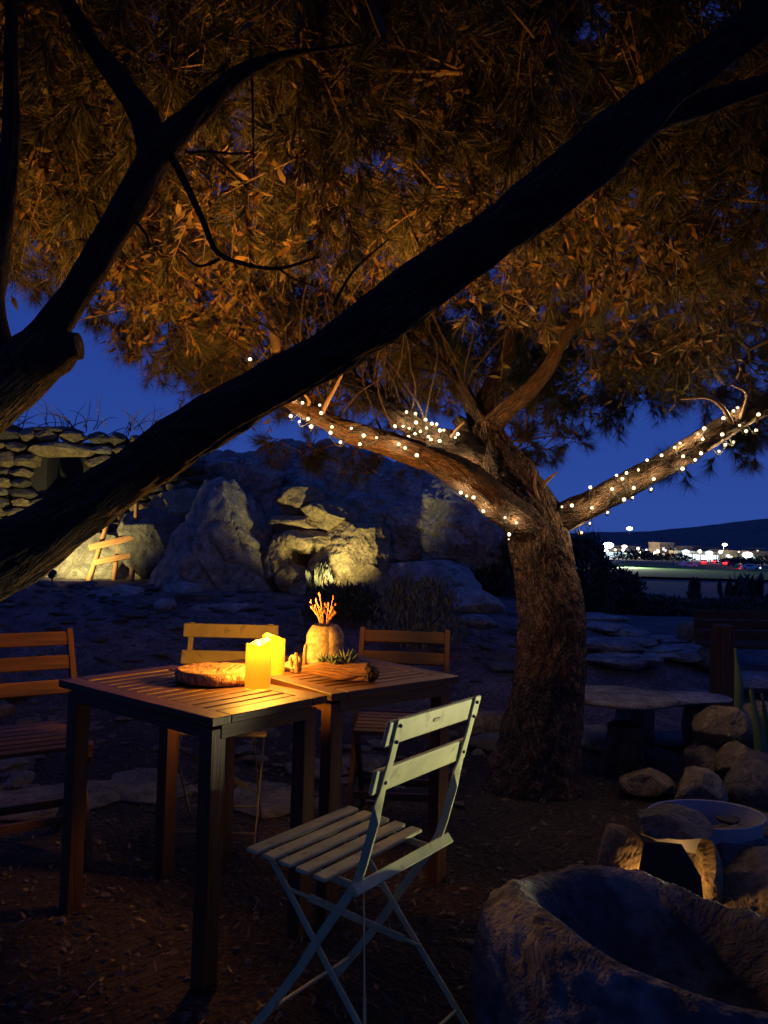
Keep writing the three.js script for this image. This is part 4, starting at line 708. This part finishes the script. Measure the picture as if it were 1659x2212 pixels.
{ // pine litter: needles, leaves and chips over the near ground
  const R = rng(99), nl = [], lf = [], ch = [];
  const chipG = rock([0.5, 0.3, 0.4], 777, { detail: 2, cuts: 7, rough: 0.1 });
  for (let i = 0; i < 16000; i++) { const z = -1.1 - R() * R() * 7, x = -0.55 * -z - 0.2 + R() * (1.1 * -z + 0.4), p = V(x, groundY(x, z) + 0.004, z), d = V(R() - 0.5, (R() - 0.35) * 0.22, R() - 0.5).normalize(), v = 0.5 + R(); nl.push({ m: new THREE.Matrix4().compose(p, new THREE.Quaternion().setFromUnitVectors(UPV, d), V(0.0016, 0.05 + R() * 0.06, 0.0016)), c: new THREE.Color(v * 1.25, v, v * 0.8) }); }
  for (let i = 0; i < 5000; i++) { const z = -1.1 - R() * R() * 6, x = -0.55 * -z - 0.2 + R() * (1.1 * -z + 0.4), v = 0.5 + R() * 1.3; lf.push({ m: placed(V(x, groundY(x, z) + 0.006, z), V(R() - 0.5, (R() - 0.3) * 0.5, R() - 0.5).normalize(), R() * 6.28, 0.02 + R() * 0.022), c: new THREE.Color(v * 1.2, v, v * 0.8) }); }
  for (let i = 0; i < 2600; i++) { const z = -1.1 - R() * R() * 6, x = -0.55 * -z - 0.2 + R() * (1.1 * -z + 0.4), s = 0.006 + R() * R() * 0.03; ch.push({ m: new THREE.Matrix4().compose(V(x, groundY(x, z) + s * 0.1, z), new THREE.Quaternion().setFromEuler(new THREE.Euler(R() * 6, R() * 6, 0)), V(s, s, s)) }); }
  const g = new THREE.Group(); g.name = 'leaf_litter'; g.userData = { kind: 'stuff', label: 'brown pine needles, dry leaves and chips covering the ground', category: 'leaf litter' }; scene.add(g);
  instances(g, 'needles', new THREE.CylinderGeometry(0.5, 0.3, 1, 3, 1, true), std({ color: new THREE.Color(0.065, 0.046, 0.032) }), nl); instances(g, 'leaves', leafG, leafMat(0.09, 0.07, 0.05), lf); instances(g, 'chips', chipG, M.stoneGrey, ch);
}

// ================================================================ RIGHT SIDE: terrace, stone seats, basin
{ // paved terrace steps
  const R = rng(41), spots = []; const rows = [[1378, 1285, 1520, 5], [1398, 1270, 1530, 5], [1420, 1268, 1525, 6], [1445, 1272, 1530, 5], [1470, 1270, 1400, 3]];
  const steps = thing('stone_terrace', 'rough terrace of flat blue grey paving stones right of the pine trunk', 'terrace', V(2.4, groundY(2.4, -6.3), -6.3));
  rows.forEach(([y, x0, x1, n], j) => { for (let i = 0; i < n; i++) { const px = lerp(x0, x1, (i + 0.5 + (R() - 0.5) * 0.4) / n), py = y + (R() - 0.5) * 10; let p = onH(px, py, 0); for (let k = 0; k < 6; k++) p = onH(px, py, groundY(p.x, p.z) + 0.06); const m = part(steps, 'paving_stone', rock([0.19 + R() * 0.12, 0.05, 0.14 + R() * 0.08], 800 + j * 9 + i, { detail: 9, cuts: 9, flat: 0.6, rough: 0.05, spread: 0.3 }), M.stone); m.position.set(p.x, groundY(p.x, p.z) + 0.02 + R() * 0.03, p.z).sub(steps.position); m.rotation.y = R() * 6; } });
}
{ // round stone table
  const p = onH(1335, 1500, 0.40), gy = groundY(p.x, p.z), g = thing('stone_table', 'low round pale stone table just right of the pine trunk', 'table', V(p.x, gy, p.z));
  const tp = new THREE.LatheGeometry([[0, 0], [0.27, 0], [0.29, 0.006], [0.292, 0.018], [0.284, 0.026], [0, 0.028]].map(([x, y]) => new THREE.Vector2(x, y)), 60), a = tp.attributes.position; for (let i = 0; i < a.count; i++) { const x = a.getX(i), z = a.getZ(i), e = 1 + 0.04 * fbm(x * 5, 1, z * 5, 3); a.setX(i, x * e * 1.06); a.setZ(i, z * e); } tp.computeVertexNormals();
  part(g, 'tabletop', boxUV(tp), M.stoneFine).position.y = 0.372 - gy; part(g, 'pedestal', boxUV(cbox(0.09, 0.4, 0.12, 0.012)), M.stoneGrey).position.set(0.16, 0.185 - gy, -0.05);
}
{ // stone bench slab behind it
  const p = onH(1440, 1498, 0.36), g = thing('stone_bench', 'long low slab bench of blue grey stone behind the round stone table', 'bench', V(p.x, groundY(p.x, p.z), p.z), 0.12);
  part(g, 'seat', rock([0.36, 0.032, 0.17], 830, { detail: 14, cuts: 14, flat: 0.7, rough: 0.05 }), M.stone).position.y = 0.32; for (const s of [-0.2, 0.22]) part(g, 'support', rock([0.09, 0.17, 0.14], 832 + s * 10, { detail: 8, cuts: 9 }), M.stoneGrey).position.set(s, 0.14, 0);
}
slab(1330, 1465, 0.42, 0.3, 0.07, 641, 'thick flat stone behind the round stone table', M.stone, 'stone', undefined, 0.04, 'stone');
slab(1640, 1475, 0.5, 0.35, 0.08, 642, 'pale flat stone below the plank bench', M.stone, 'stone', undefined, 0.1, 'stone');
slab(1440, 1585, 0.5, 0.4, 0.03, 643, 'dark flat flagstone in front of the stone bench', M.stoneGrey, 'flagstone');
slab(1280, 1580, 0.5, 0.3, 0.06, 644, 'brownish flat stone right behind the foot of the pine', M.stoneWarm, 'stone', undefined, 0, 'stone');
{ // upright stump
  const p = onH(1350, 1668, groundY(1.3, -4.2)), g = thing('tree_stump', 'upright weathered tree stump in front of the round stone table', 'stump', V(p.x, groundY(p.x, p.z), p.z));
  const f = smoothPath([[V(-0.02, -0.04, 0), 0.135], [V(-0.015, 0.08, 0), 0.115], [V(0, 0.18, 0), 0.1], [V(0, 0.255, 0), 0.094]], 60); part(g, 'stump_body', limb(f, 50, 0.012, 21), M.chairWood);
}
boulder(1400, 1650, 3.9, [0.15, 0.06, 0.1], 845, 'low root-like stone leaning on the tree stump', { detail: 14, cuts: 12 }, M.stoneWarm, 0.5, undefined, 'stone').position.y = 0.06;
boulder(1510, 1655, 3.55, [0.12, 0.12, 0.1], 846, 'rough pale rock with cracked ridges behind the white tub', { detail: 18, cuts: 14, strata: 0.1 }, M.stoneWarm, 0.5, undefined, 'stone').position.y = 0.1;
boulder(1560, 1530, 4.0, [0.13, 0.12, 0.12], 847, 'brown boulder under the cactus', { detail: 14, cuts: 18, strata: 0.06 }, M.stoneWarm, 0.2, undefined, 'stone').position.y = 0.32;
boulder(1600, 1600, 3.8, [0.11, 0.1, 0.1], 848, 'squarish brown stone beside the cactus column', { detail: 10, cuts: 14 }, M.stoneWarm, 0.9, undefined, 'stone').position.y = 0.19;
boulder(1545, 1590, 4.0, [0.16, 0.12, 0.14], 849, 'blocky stone supporting the boulder under the cactus', { detail: 10, cuts: 14 }, M.stoneGrey, 0.9, undefined, 'stone').position.y = 0.13;
boulder(1640, 1545, 4.1, [0.16, 0.16, 0.14], 850, 'rough stone at the end of the cactus pile', { detail: 12, cuts: 12, strata: 0.08 }, M.stoneWarm, 0.3, undefined, 'stone').position.y = 0.28;
boulder(1650, 1620, 3.7, [0.2, 0.16, 0.16], 851, 'broad stone at the foot of the cactus pile', { detail: 12, cuts: 12 }, M.stoneGrey, 0.3, undefined, 'stone').position.y = 0.1;
{ // cactus
  const p = at(1592, 1500, 3.95), g = thing('cactus', 'slender green cactus stems rising from the stone pile', 'cactus', V(p.x, 0.2, p.z)), f = (a, b, r) => part(g, 'stem', limb(smoothPath([[a, r * 0.8], [a.clone().lerp(b, 0.4).add(V(0.015, 0, 0)), r], [b, r * 0.35]], 20), 10, 0.002, r * 500), std({ color: new THREE.Color(0.10, 0.16, 0.05), roughness: 0.7 }));
  f(V(0.0, 0.15, 0), at(1588, 1400, 3.95).sub(g.position), 0.022); f(V(0.06, -0.12, 0.15), at(1622, 1490, 3.8).sub(g.position), 0.03); f(V(0.12, 0.0, 0.05), at(1646, 1500, 3.8).sub(g.position), 0.02);
}
{ // bowl near the cactus
  const p = at(1595, 1660, 3.45), g = new THREE.LatheGeometry([[0, 0], [0.08, 0], [0.13, 0.03], [0.15, 0.07], [0.143, 0.072], [0.12, 0.035], [0.07, 0.012], [0, 0.01]].map(([x, y]) => new THREE.Vector2(x, y)), 40); single('bowl', g, M.slate, 'shallow dark bowl on the ground behind the white tub', 'bowl', V(p.x, groundY(p.x, p.z), p.z));
}
{ // plank bench and upright block
  const p = at(1610, 1400, 6.6), gy = groundY(p.x, p.z), g = thing('plank_bench', 'weathered plank bench on a low stone base at the terrace edge', 'bench', V(p.x, gy, p.z), 0.1);
  for (let i = 0; i < 3; i++) part(g, 'plank', bar(V(-0.42, 0.27 + i * 0.085, -0.05 - i * 0.012), V(0.7, 0.27 + i * 0.085, -0.05 - i * 0.012), 0.08, 0.03, V(0, 1, 0), 0.006), M.planks);
  part(g, 'seat_plank', bar(V(-0.42, 0.21, 0.1), V(0.7, 0.21, 0.1), 0.3, 0.035, V(0, 0, 1), 0.006), M.planks);
  for (const x of [-0.36, 0.6]) part(g, 'support', rock([0.09, 0.13, 0.15], 860 + x * 10, { detail: 8, cuts: 12 }), M.stoneGrey).position.set(x, 0.08, 0.08);
  const q = at(1490, 1362, 7.4); single('stone_block', rock([0.14, 0.14, 0.1], 866, { detail: 12, cuts: 6, rough: 0.03, spread: 0.1 }), M.stoneWarm, 'upright square stone block at the top of the terrace steps', 'block', V(q.x, groundY(q.x, q.z) + 0.11, q.z), 0.3);
  const w = at(1560, 1440, 5.6); single('post', boxUV(cbox(0.12, 0.62, 0.12, 0.01)), M.planks, 'short square wooden post at the end of the plank bench', 'post', V(w.x, groundY(w.x, w.z) + 0.28, w.z), 0.2);
}
{ // oval white tub
  const p = at(1525, 1765, 2.86); p.y = 0.165; const g = thing('plastic_tub', 'oval white plastic tub on the stones beside the boulder', 'tub', p, 0.18);
  const pr = [[0.0, 0.0], [0.19, 0.0], [0.2, 0.008], [0.212, 0.085], [0.216, 0.092], [0.212, 0.096], [0.207, 0.09], [0.194, 0.014], [0, 0.012]].map(([x, y]) => new THREE.Vector2(x, y));
  part(g, 'shell', new THREE.LatheGeometry(pr, 64).scale(1, 1, 0.72), M.plastic);
  const sh = new THREE.Shape(); sh.moveTo(0, -0.02); sh.bezierCurveTo(0.05, 0.005, 0.05, 0.038, 0.024, 0.036); sh.bezierCurveTo(0.008, 0.035, 0, 0.02, 0, 0.018); sh.bezierCurveTo(0, 0.02, -0.008, 0.035, -0.024, 0.036); sh.bezierCurveTo(-0.05, 0.038, -0.05, 0.005, 0, -0.02);
  const h = new THREE.Mesh(new THREE.ExtrudeGeometry(sh, { depth: 0.006, bevelEnabled: true, bevelSize: 0.002, bevelThickness: 0.002, bevelSegments: 2, steps: 1 }), M.slate); h.name = numbered('heart_plate'); h.userData = { label: 'small dark heart-shaped plate lying in the white tub', category: 'plate' }; h.position.copy(V(0.1, 0.06, 0.0).applyAxisAngle(UPV, 0.18).add(p)); h.rotation.set(-1.45, 0, 0.1); scene.add(h);
  boulder(1545, 1850, 2.82, [0.24, 0.17, 0.2], 870, 'smooth draped-looking boulder in front of the white tub', { detail: 28, cuts: 10, rough: 0.05, spread: 0.35 }, M.stoneGrey, 0.2).position.y = 0.045;
  boulder(1448, 1780, 2.68, [0.12, 0.05, 0.12], 871, 'grey rock capping the lit niche beside the tub', { detail: 20, cuts: 9 }, M.stoneGrey, 0.3).position.y = 0.282;
  boulder(1640, 1880, 2.7, [0.2, 0.12, 0.15], 872, 'brown stone at the right of the smooth boulder', { detail: 18, cuts: 10 }, M.stoneWarm, 0.9).position.y = 0.08;
  boulder(1700, 1800, 3.0, [0.25, 0.16, 0.2], 873, 'flat pale stone under the right end of the tub', { detail: 16, cuts: 10, flat: 0.7 }, M.stoneGrey, 0.4).position.y = 0.06;
}
{ // niche lamp: slate hiding a small lamp that lights the stones on both sides
  boulder(1335, 1870, 2.75, [0.09, 0.13, 0.07], 880, 'cracked brown stone lit orange on the left of the slate', { detail: 20, cuts: 12, strata: 0.06 }, M.stoneWarm, 0.3, undefined, 'stone').position.y = 0.11;
  boulder(1530, 1890, 2.66, [0.035, 0.12, 0.08], 881, 'narrow brown stone lit orange on the right of the slate', { detail: 18, cuts: 12, strata: 0.06 }, M.stoneWarm, -0.1, undefined, 'stone').position.y = 0.11;
  const p = at(1440, 1880, 2.56), sl = new THREE.Shape([[-0.115, -0.13], [0.115, -0.13], [0.1, 0.03], [0.045, 0.12], [-0.065, 0.125]].map(([x, y]) => new THREE.Vector2(x, y)));
  const g = new THREE.ExtrudeGeometry(sl, { depth: 0.014, bevelEnabled: true, bevelSize: 0.004, bevelThickness: 0.004, bevelSegments: 1, steps: 1 }); const m = single('slate_slab', boxUV(g), M.slate, 'dark upright slate slab shielding the small lamp among the stones', 'slab', V(p.x, 0.135, p.z), -0.1); m.rotation.x = -0.08;
  const lp = thing('niche_lamp', 'small warm lamp hidden behind the upright slate slab', 'lamp', V(p.x - 0.005, groundY(p.x, p.z - 0.06), p.z - 0.055)); part(lp, 'base', new THREE.CylinderGeometry(0.02, 0.024, 0.02, 16).translate(0, 0.012, 0), M.black); part(lp, 'bulb', new THREE.SphereGeometry(0.014, 14, 10).translate(0, 0.034, 0), glow(1, 0.6, 0.2, 6));
  const l = new THREE.PointLight(new THREE.Color(1, 0.5, 0.14), 0.14); l.name = 'niche_light'; l.position.y = 0.034; l.shadow.radius = 0.6; lp.add(l);
}
{ // hollowed stone basin in the corner
  const c = V(0.69, 0, -1.77), n = 240, rows = [], P = [], U = [], C = [], I = [];
  const prof = [[0.0, 0.10], [0.1, 0.10], [0.18, 0.12], [0.23, 0.17], [0.262, 0.235], [0.285, 0.3], [0.312, 0.335], [0.345, 0.345], [0.378, 0.325], [0.405, 0.27], [0.425, 0.18], [0.43, 0.1], [0.42, 0.03], [0.4, -0.05]];
  const cv = new THREE.CatmullRomCurve3(prof.map(([r, y]) => V(r, y, 0)), false, 'centripetal'); for (let j = 0; j <= 140; j++) rows.push(cv.getPoint(j / 140));
  rows.forEach((q) => { for (let k = 0; k <= n; k++) { const a = k / n * TAU, cx = Math.cos(a), sx = Math.sin(a), o = 1 + 0.13 * N3(cx * 1.1 + 3, sx * 1.1, 0.5) + 0.05 * N3(cx * 2.6, sx * 2.6, 7), e = 0.032 * fbm(cx * q.x * 6, q.y * 6, sx * q.x * 6, 5) + 0.011 * fbm(cx * q.x * 30, q.y * 30, sx * q.x * 30, 4) + 0.005 * fbm(cx * q.x * 80, q.y * 80, sx * q.x * 80, 3); P.push(cx * (q.x * o + e) * 1.0, q.y * 1.02 * (1 + 0.12 * N3(cx, sx, 5)) + e * 0.7 - 0.055 * (cx - 0.2) * smooth(0.05, 0.3, q.x) + 0.02 * sx, sx * (q.x * o + e) * 0.98); const m = fbm(cx * q.x * 5 + 2, q.y * 5, sx * q.x * 5, 5), m2 = fbm(cx * q.x * 26, q.y * 26, sx * q.x * 26, 4), li = smooth(0.0, 0.28, m + 0.35 * m2), b = 0.07 * (1 + 1.1 * m2); C.push(lerp(b, 0.23, li * 0.75), lerp(b, 0.22, li * 0.75), lerp(b * 0.92, 0.18, li * 0.75)); U.push(0, 0); } });
  for (let j = 0; j < rows.length - 1; j++) for (let k = 0; k < n; k++) { const a = j * (n + 1) + k; I.push(a, a + 1, a + n + 1, a + 1, a + n + 2, a + n + 1); }
  const g = new THREE.BufferGeometry(); g.setAttribute('position', new THREE.Float32BufferAttribute(P, 3)); g.setAttribute('uv', new THREE.Float32BufferAttribute(U, 2)); g.setAttribute('color', new THREE.Float32BufferAttribute(C, 3)); g.setIndex(I); g.computeVertexNormals();
  single('stone_basin', boxUV(g), M.basin, 'big mottled boulder hollowed into a basin beside the bistro chair', 'basin', c.setY(groundY(c.x, c.z)));
}
slab(1420, 1695, 0.18, 0.12, 0.03, 650, 'small flat stone near the rim of the white tub', M.stoneWarm, 'stone', undefined, 0, 'stone');

// ================================================================ TOWN across the valley
{
  const plaster = std({ map: rep(stoneT, 0.2), color: 0xf4efe6 }), pane = glow(1, 0.85, 0.6, 1.6, { roughness: 0.3 }), bloomPane = glow(0.55, 0.8, 1, 2.2), darkPane = std({ color: 0x101820, roughness: 0.2 }), door = std({ color: 0x28405c });  // large blue shop panes glow in place of the bloom round town lights
  const gAt = (px, z) => { const d = dir(px, 1200), x = d.x * z / -d.z; return V(x, groundY(x, -z), -z); };
  function house(label, px, z, w, h, d, wins, turn = 0.15, shop = false) {
    const p = gAt(px, z), g = thing('house', label, 'house', p, turn, 'flat-roofed houses of the far town');
    part(g, 'wall', boxUV(new THREE.BoxGeometry(w, h + 0.5, d)).translate(0, h / 2 - 0.25, 0), plaster);
    const pr = part(g, 'roof', join([new THREE.BoxGeometry(w + 0.3, 0.25, d + 0.3).translate(0, h + 0.125, 0), new THREE.BoxGeometry(w + 0.3, 0.5, 0.2).translate(0, h + 0.5, d / 2 + 0.05), new THREE.BoxGeometry(0.2, 0.5, d - 0.06).translate(-w / 2 - 0.05, h + 0.5, 0), new THREE.BoxGeometry(0.2, 0.5, d - 0.06).translate(w / 2 + 0.05, h + 0.5, 0)]), plaster);
    for (let f = 0; f < Math.max(1, Math.floor(h / 3)); f++) for (let i = 0; i < wins; i++) {
      const x = lerp(-w / 2, w / 2, (i + 0.5) / wins), lit = (i * 7 + f * 3 + Math.round(px)) % 3 === 0, big_ = shop && f === 0;
      const wdw = part(g, 'window', new THREE.BoxGeometry(big_ ? w / wins * 0.86 : 1.1, big_ ? 2.3 : 1.4, 0.12).translate(x, f * 3 + (big_ ? 1.3 : 1.7), d / 2 + 0.05), big_ ? bloomPane : lit ? pane : darkPane);
      part(wdw, 'sill', new THREE.BoxGeometry(big_ ? w / wins * 0.9 : 1.3, 0.1, 0.25).translate(x, f * 3 + (big_ ? 0.08 : 0.93), d / 2 + 0.1), plaster);
    }
    if (!shop) part(g, 'door', new THREE.BoxGeometry(1.0, 2.1, 0.1).translate(w * 0.05, 1.05, d / 2 + 0.06), door);
    return g;
  }
  house('two-storey pale house lit on its side, tallest of the far town', 1428, 395, 9, 7.2, 8, 2, 0.4);
  house('low pale house joined to the right of the tallest far house', 1468, 400, 9.5, 5.6, 8, 2, 0.2);
  house('long shop row with cold glowing windows standing in for lamp bloom in the far town', 1505, 372, 24, 3.4, 7, 6, 0.12, true);
  house('pale low house at the left edge of the far town by the flood light', 1345, 430, 16, 5.0, 9, 4, 0.1, true);
  house('small plain house between the flood light and the tallest far house', 1388, 420, 8, 3.6, 7, 2, 0.2);
  house('small pale kiosk house beside the tall street lamp', 1572, 345, 6, 4.2, 5, 1, 0.2);
  house('warm lit house at the right edge of the far town', 1640, 340, 13, 4.2, 8, 3, 0.05);
  house('narrow pale house at the end of the shop row by the warm lamp', 1552, 380, 6, 4.6, 6, 2, 0.1);
  house('low pale cottage behind the red car lights', 1598, 365, 9, 3.4, 6, 3, 0.1);
  house('square pale house behind the long shop row', 1492, 440, 8, 6.4, 8, 2, 0.25);
  house('wide low store with cold windows standing in for lamp bloom beside the flood light', 1322, 372, 13, 3.6, 7, 4, 0.1, true);
  house('pale hillside house above the warm lit house', 1628, 470, 10, 6.2, 8, 3, 0.1);
  house('pale house higher on the slope behind the shop row', 1540, 450, 11, 5.8, 8, 3, 0.3);
  const post = std({ color: 0x50545a, metalness: 0.5, roughness: 0.5 });
  function streetLamp(label, px, z, h, col, k, power, r = 0.55) {
    const p = gAt(px, z), g = thing('street_lamp', label, 'street lamp', p, 0, 'street lamps of the far town');
    part(g, 'pole', new THREE.CylinderGeometry(0.07, 0.12, h, 8).translate(0, h / 2, 0), post); part(g, 'arm', new THREE.BoxGeometry(0.1, 0.1, 1.0).translate(0, h - 0.05, 0.5), post);
    part(g, 'lamp_head', new THREE.SphereGeometry(r, 16, 10).scale(1, 0.55, 1).translate(0, h + 0.1, 1.0), glow(col[0], col[1], col[2], k));
    const l = new THREE.PointLight(new THREE.Color(...col), power); l.name = 'street_light'; l.position.set(0, h - r * 0.6 - 0.3, 1.0); l.shadow.radius = 10; g.add(l); return g;
  }
  const white = [0.85, 0.95, 1], warm = [1, 0.8, 0.5];
  streetLamp('brightest white flood lamp at the left edge of the far town', 1312, 330, 5.5, white, 14, 900, 2.2);
  streetLamp('warm globe lamp beside the bright flood lamp', 1347, 340, 5.2, warm, 9, 250, 1.1);
  streetLamp('hill-top lamp high above the far town', 1358, 640, 20, white, 9, 60, 2.4);
  streetLamp('tall warm street lamp in front of the shop row', 1563, 330, 7.2, warm, 9, 500, 1.0);
  streetLamp('white street lamp at the near edge of the lit field', 1455, 215, 5.0, white, 0.6, 0.1, 0.2);
  streetLamp('bluish lamp in the middle of the shop row', 1480, 360, 3.6, [0.6, 0.85, 1], 9, 350, 1.5);
  streetLamp('white lamp at the right end of the shop row', 1530, 355, 3.4, white, 9, 350, 1.5);
  streetLamp('cold white lamp near the right edge beyond the red car lights', 1612, 300, 3.4, [0.75, 0.9, 1], 12, 400, 1.8);
  streetLamp('small warm lamp before the plain house', 1380, 390, 2.6, warm, 8, 300, 0.8);
  streetLamp('small warm lamp before the tallest far house', 1412, 370, 2.8, warm, 8, 450, 0.8);
  { const R = rng(321); for (let i = 0; i < 16; i++) { const px = 1300 + i * 22.5 + R() * 12, z = 330 + R() * 60, h = 2.2 + R() * 2.4, cl = [white, warm, [0.65, 0.85, 1], [1, 0.9, 0.7]][i % 4], p = gAt(px, z), g = thing('wall_lamp', ['small white lamp', 'small warm yellow lamp', 'small bluish lamp', 'small cream lamp'][i % 4] + ' on a short post among the far town houses', 'lamp', p, 0, 'small lamps scattered through the far town'); part(g, 'pole', new THREE.CylinderGeometry(0.06, 0.08, h, 6).translate(0, h / 2, 0), post); part(g, 'lamp_head', new THREE.SphereGeometry(0.35 + R() * 0.5, 10, 8).translate(0, h + 0.2, 0), glow(cl[0], cl[1], cl[2], 3 + R() * 4)); } }
  { const p = gAt(1430, 180); const g = thing('flood_light', 'flood light on a short mast throwing light over the green field', 'flood light', V(p.x - 6, p.y, p.z - 8)); part(g, 'mast', new THREE.CylinderGeometry(0.06, 0.08, 3.5, 8).translate(0, 1.75, 0), post); part(g, 'lamp_head', new THREE.BoxGeometry(0.7, 0.3, 0.25).translate(0, 3.6, 0), glow(0.9, 1, 0.85, 0.8)); const l = new THREE.SpotLight(new THREE.Color(0.95, 1, 0.75), 1500, 0, 1.3, 0.8); l.name = 'field_light'; l.position.set(0, 3.6, 0.3); l.target.position.set(5, -1, 14); l.shadow.radius = 6; g.add(l); g.add(l.target); }
  // parked and passing cars
  function car(label, px, z, turn, color, on) {
    const g = thing('car', label, 'car', gAt(px, z).setY(gAt(px, z).y + 0.1), turn, 'cars by the far town'), sh = new THREE.Shape([[-2.1, 0.3], [2.1, 0.3], [2.15, 0.75], [1.3, 0.95], [0.7, 1.45], [-1.1, 1.48], [-1.9, 0.95], [-2.15, 0.85]].map(([x, y]) => new THREE.Vector2(x, y)));
    part(g, 'body', new THREE.ExtrudeGeometry(sh, { depth: 1.6, bevelEnabled: true, bevelSize: 0.08, bevelThickness: 0.08, bevelSegments: 2, steps: 1 }).translate(0, 0, -0.8), std({ color, roughness: 0.3 }));
    for (const s of [-1, 1]) { part(g, 'side_window', new THREE.BoxGeometry(1.7, 0.35, 0.03).translate(-0.2, 1.18, s * 0.885), darkPane); part(g, 'headlight', new THREE.SphereGeometry(0.16, 10, 8).translate(2.2, 0.68, s * 0.6), glow(1, 0.97, 0.9, on ? 9 : 0.2)); part(g, 'tail_light', new THREE.SphereGeometry(0.15, 10, 8).translate(-2.2, 0.8, s * 0.6), glow(1, 0.03, 0.05, on ? 7 : 0.3)); for (const x of [-1.35, 1.35]) { const w = part(g, 'wheel', new THREE.CylinderGeometry(0.33, 0.33, 0.2, 18).rotateX(Math.PI / 2).translate(x, 0.33, s * 0.82), M.black); part(w, 'rim', new THREE.CylinderGeometry(0.2, 0.2, 0.22, 12).rotateX(Math.PI / 2).translate(x, 0.33, s * 0.82), post); } }
    if (on) { const l = new THREE.PointLight(new THREE.Color(1, 0.05, 0.06), 26); l.name = 'tail_glow'; l.position.set(-2.6, 0.8, 0); l.shadow.radius = 6; g.add(l); }
    return g;
  }
  car('white car parked at the edge of the lit green field', 1384, 214, 0.2, 0xeeeeee, false).position.x += 13;
  car('white car with bright headlights at the right edge of the road', 1622, 205, -0.5, 0xf2f2f2, true);
  car('car showing red tail lights on the road past the shop row', 1520, 262, 1.2, 0x802020, true);
  car('car with red lights approaching the white car', 1575, 255, 0.6, 0x993030, true);
  car('dark car with red tail lights near the kiosk house', 1548, 285, 0.9, 0x403038, true);
  for (const [px, z, rx, ry, l] of [[1370, 300, 9, 3.0, 'dark tree mass in front of the plain house'], [1450, 310, 9, 2.2, 'dark bushes in front of the tallest far house'], [1600, 280, 8, 1.6, 'dark bushes beyond the red car lights'], [1650, 300, 8, 2.6, 'dark tree near the warm lit house']]) bush('far_tree', l, 'tree', gAt(px, z), rx, ry, rx * 0.5, 900, px, bushMat, 1.2, 'dark trees before the far town');
  // small shore water between field and road
}
scene.traverse((o) => { if (o.isMesh) { o.castShadow = true; o.receiveShadow = true; } if (o.isPointLight || o.isSpotLight) o.castShadow = true; });
scene.updateMatrixWorld(true);
renderer.render(scene, camera);
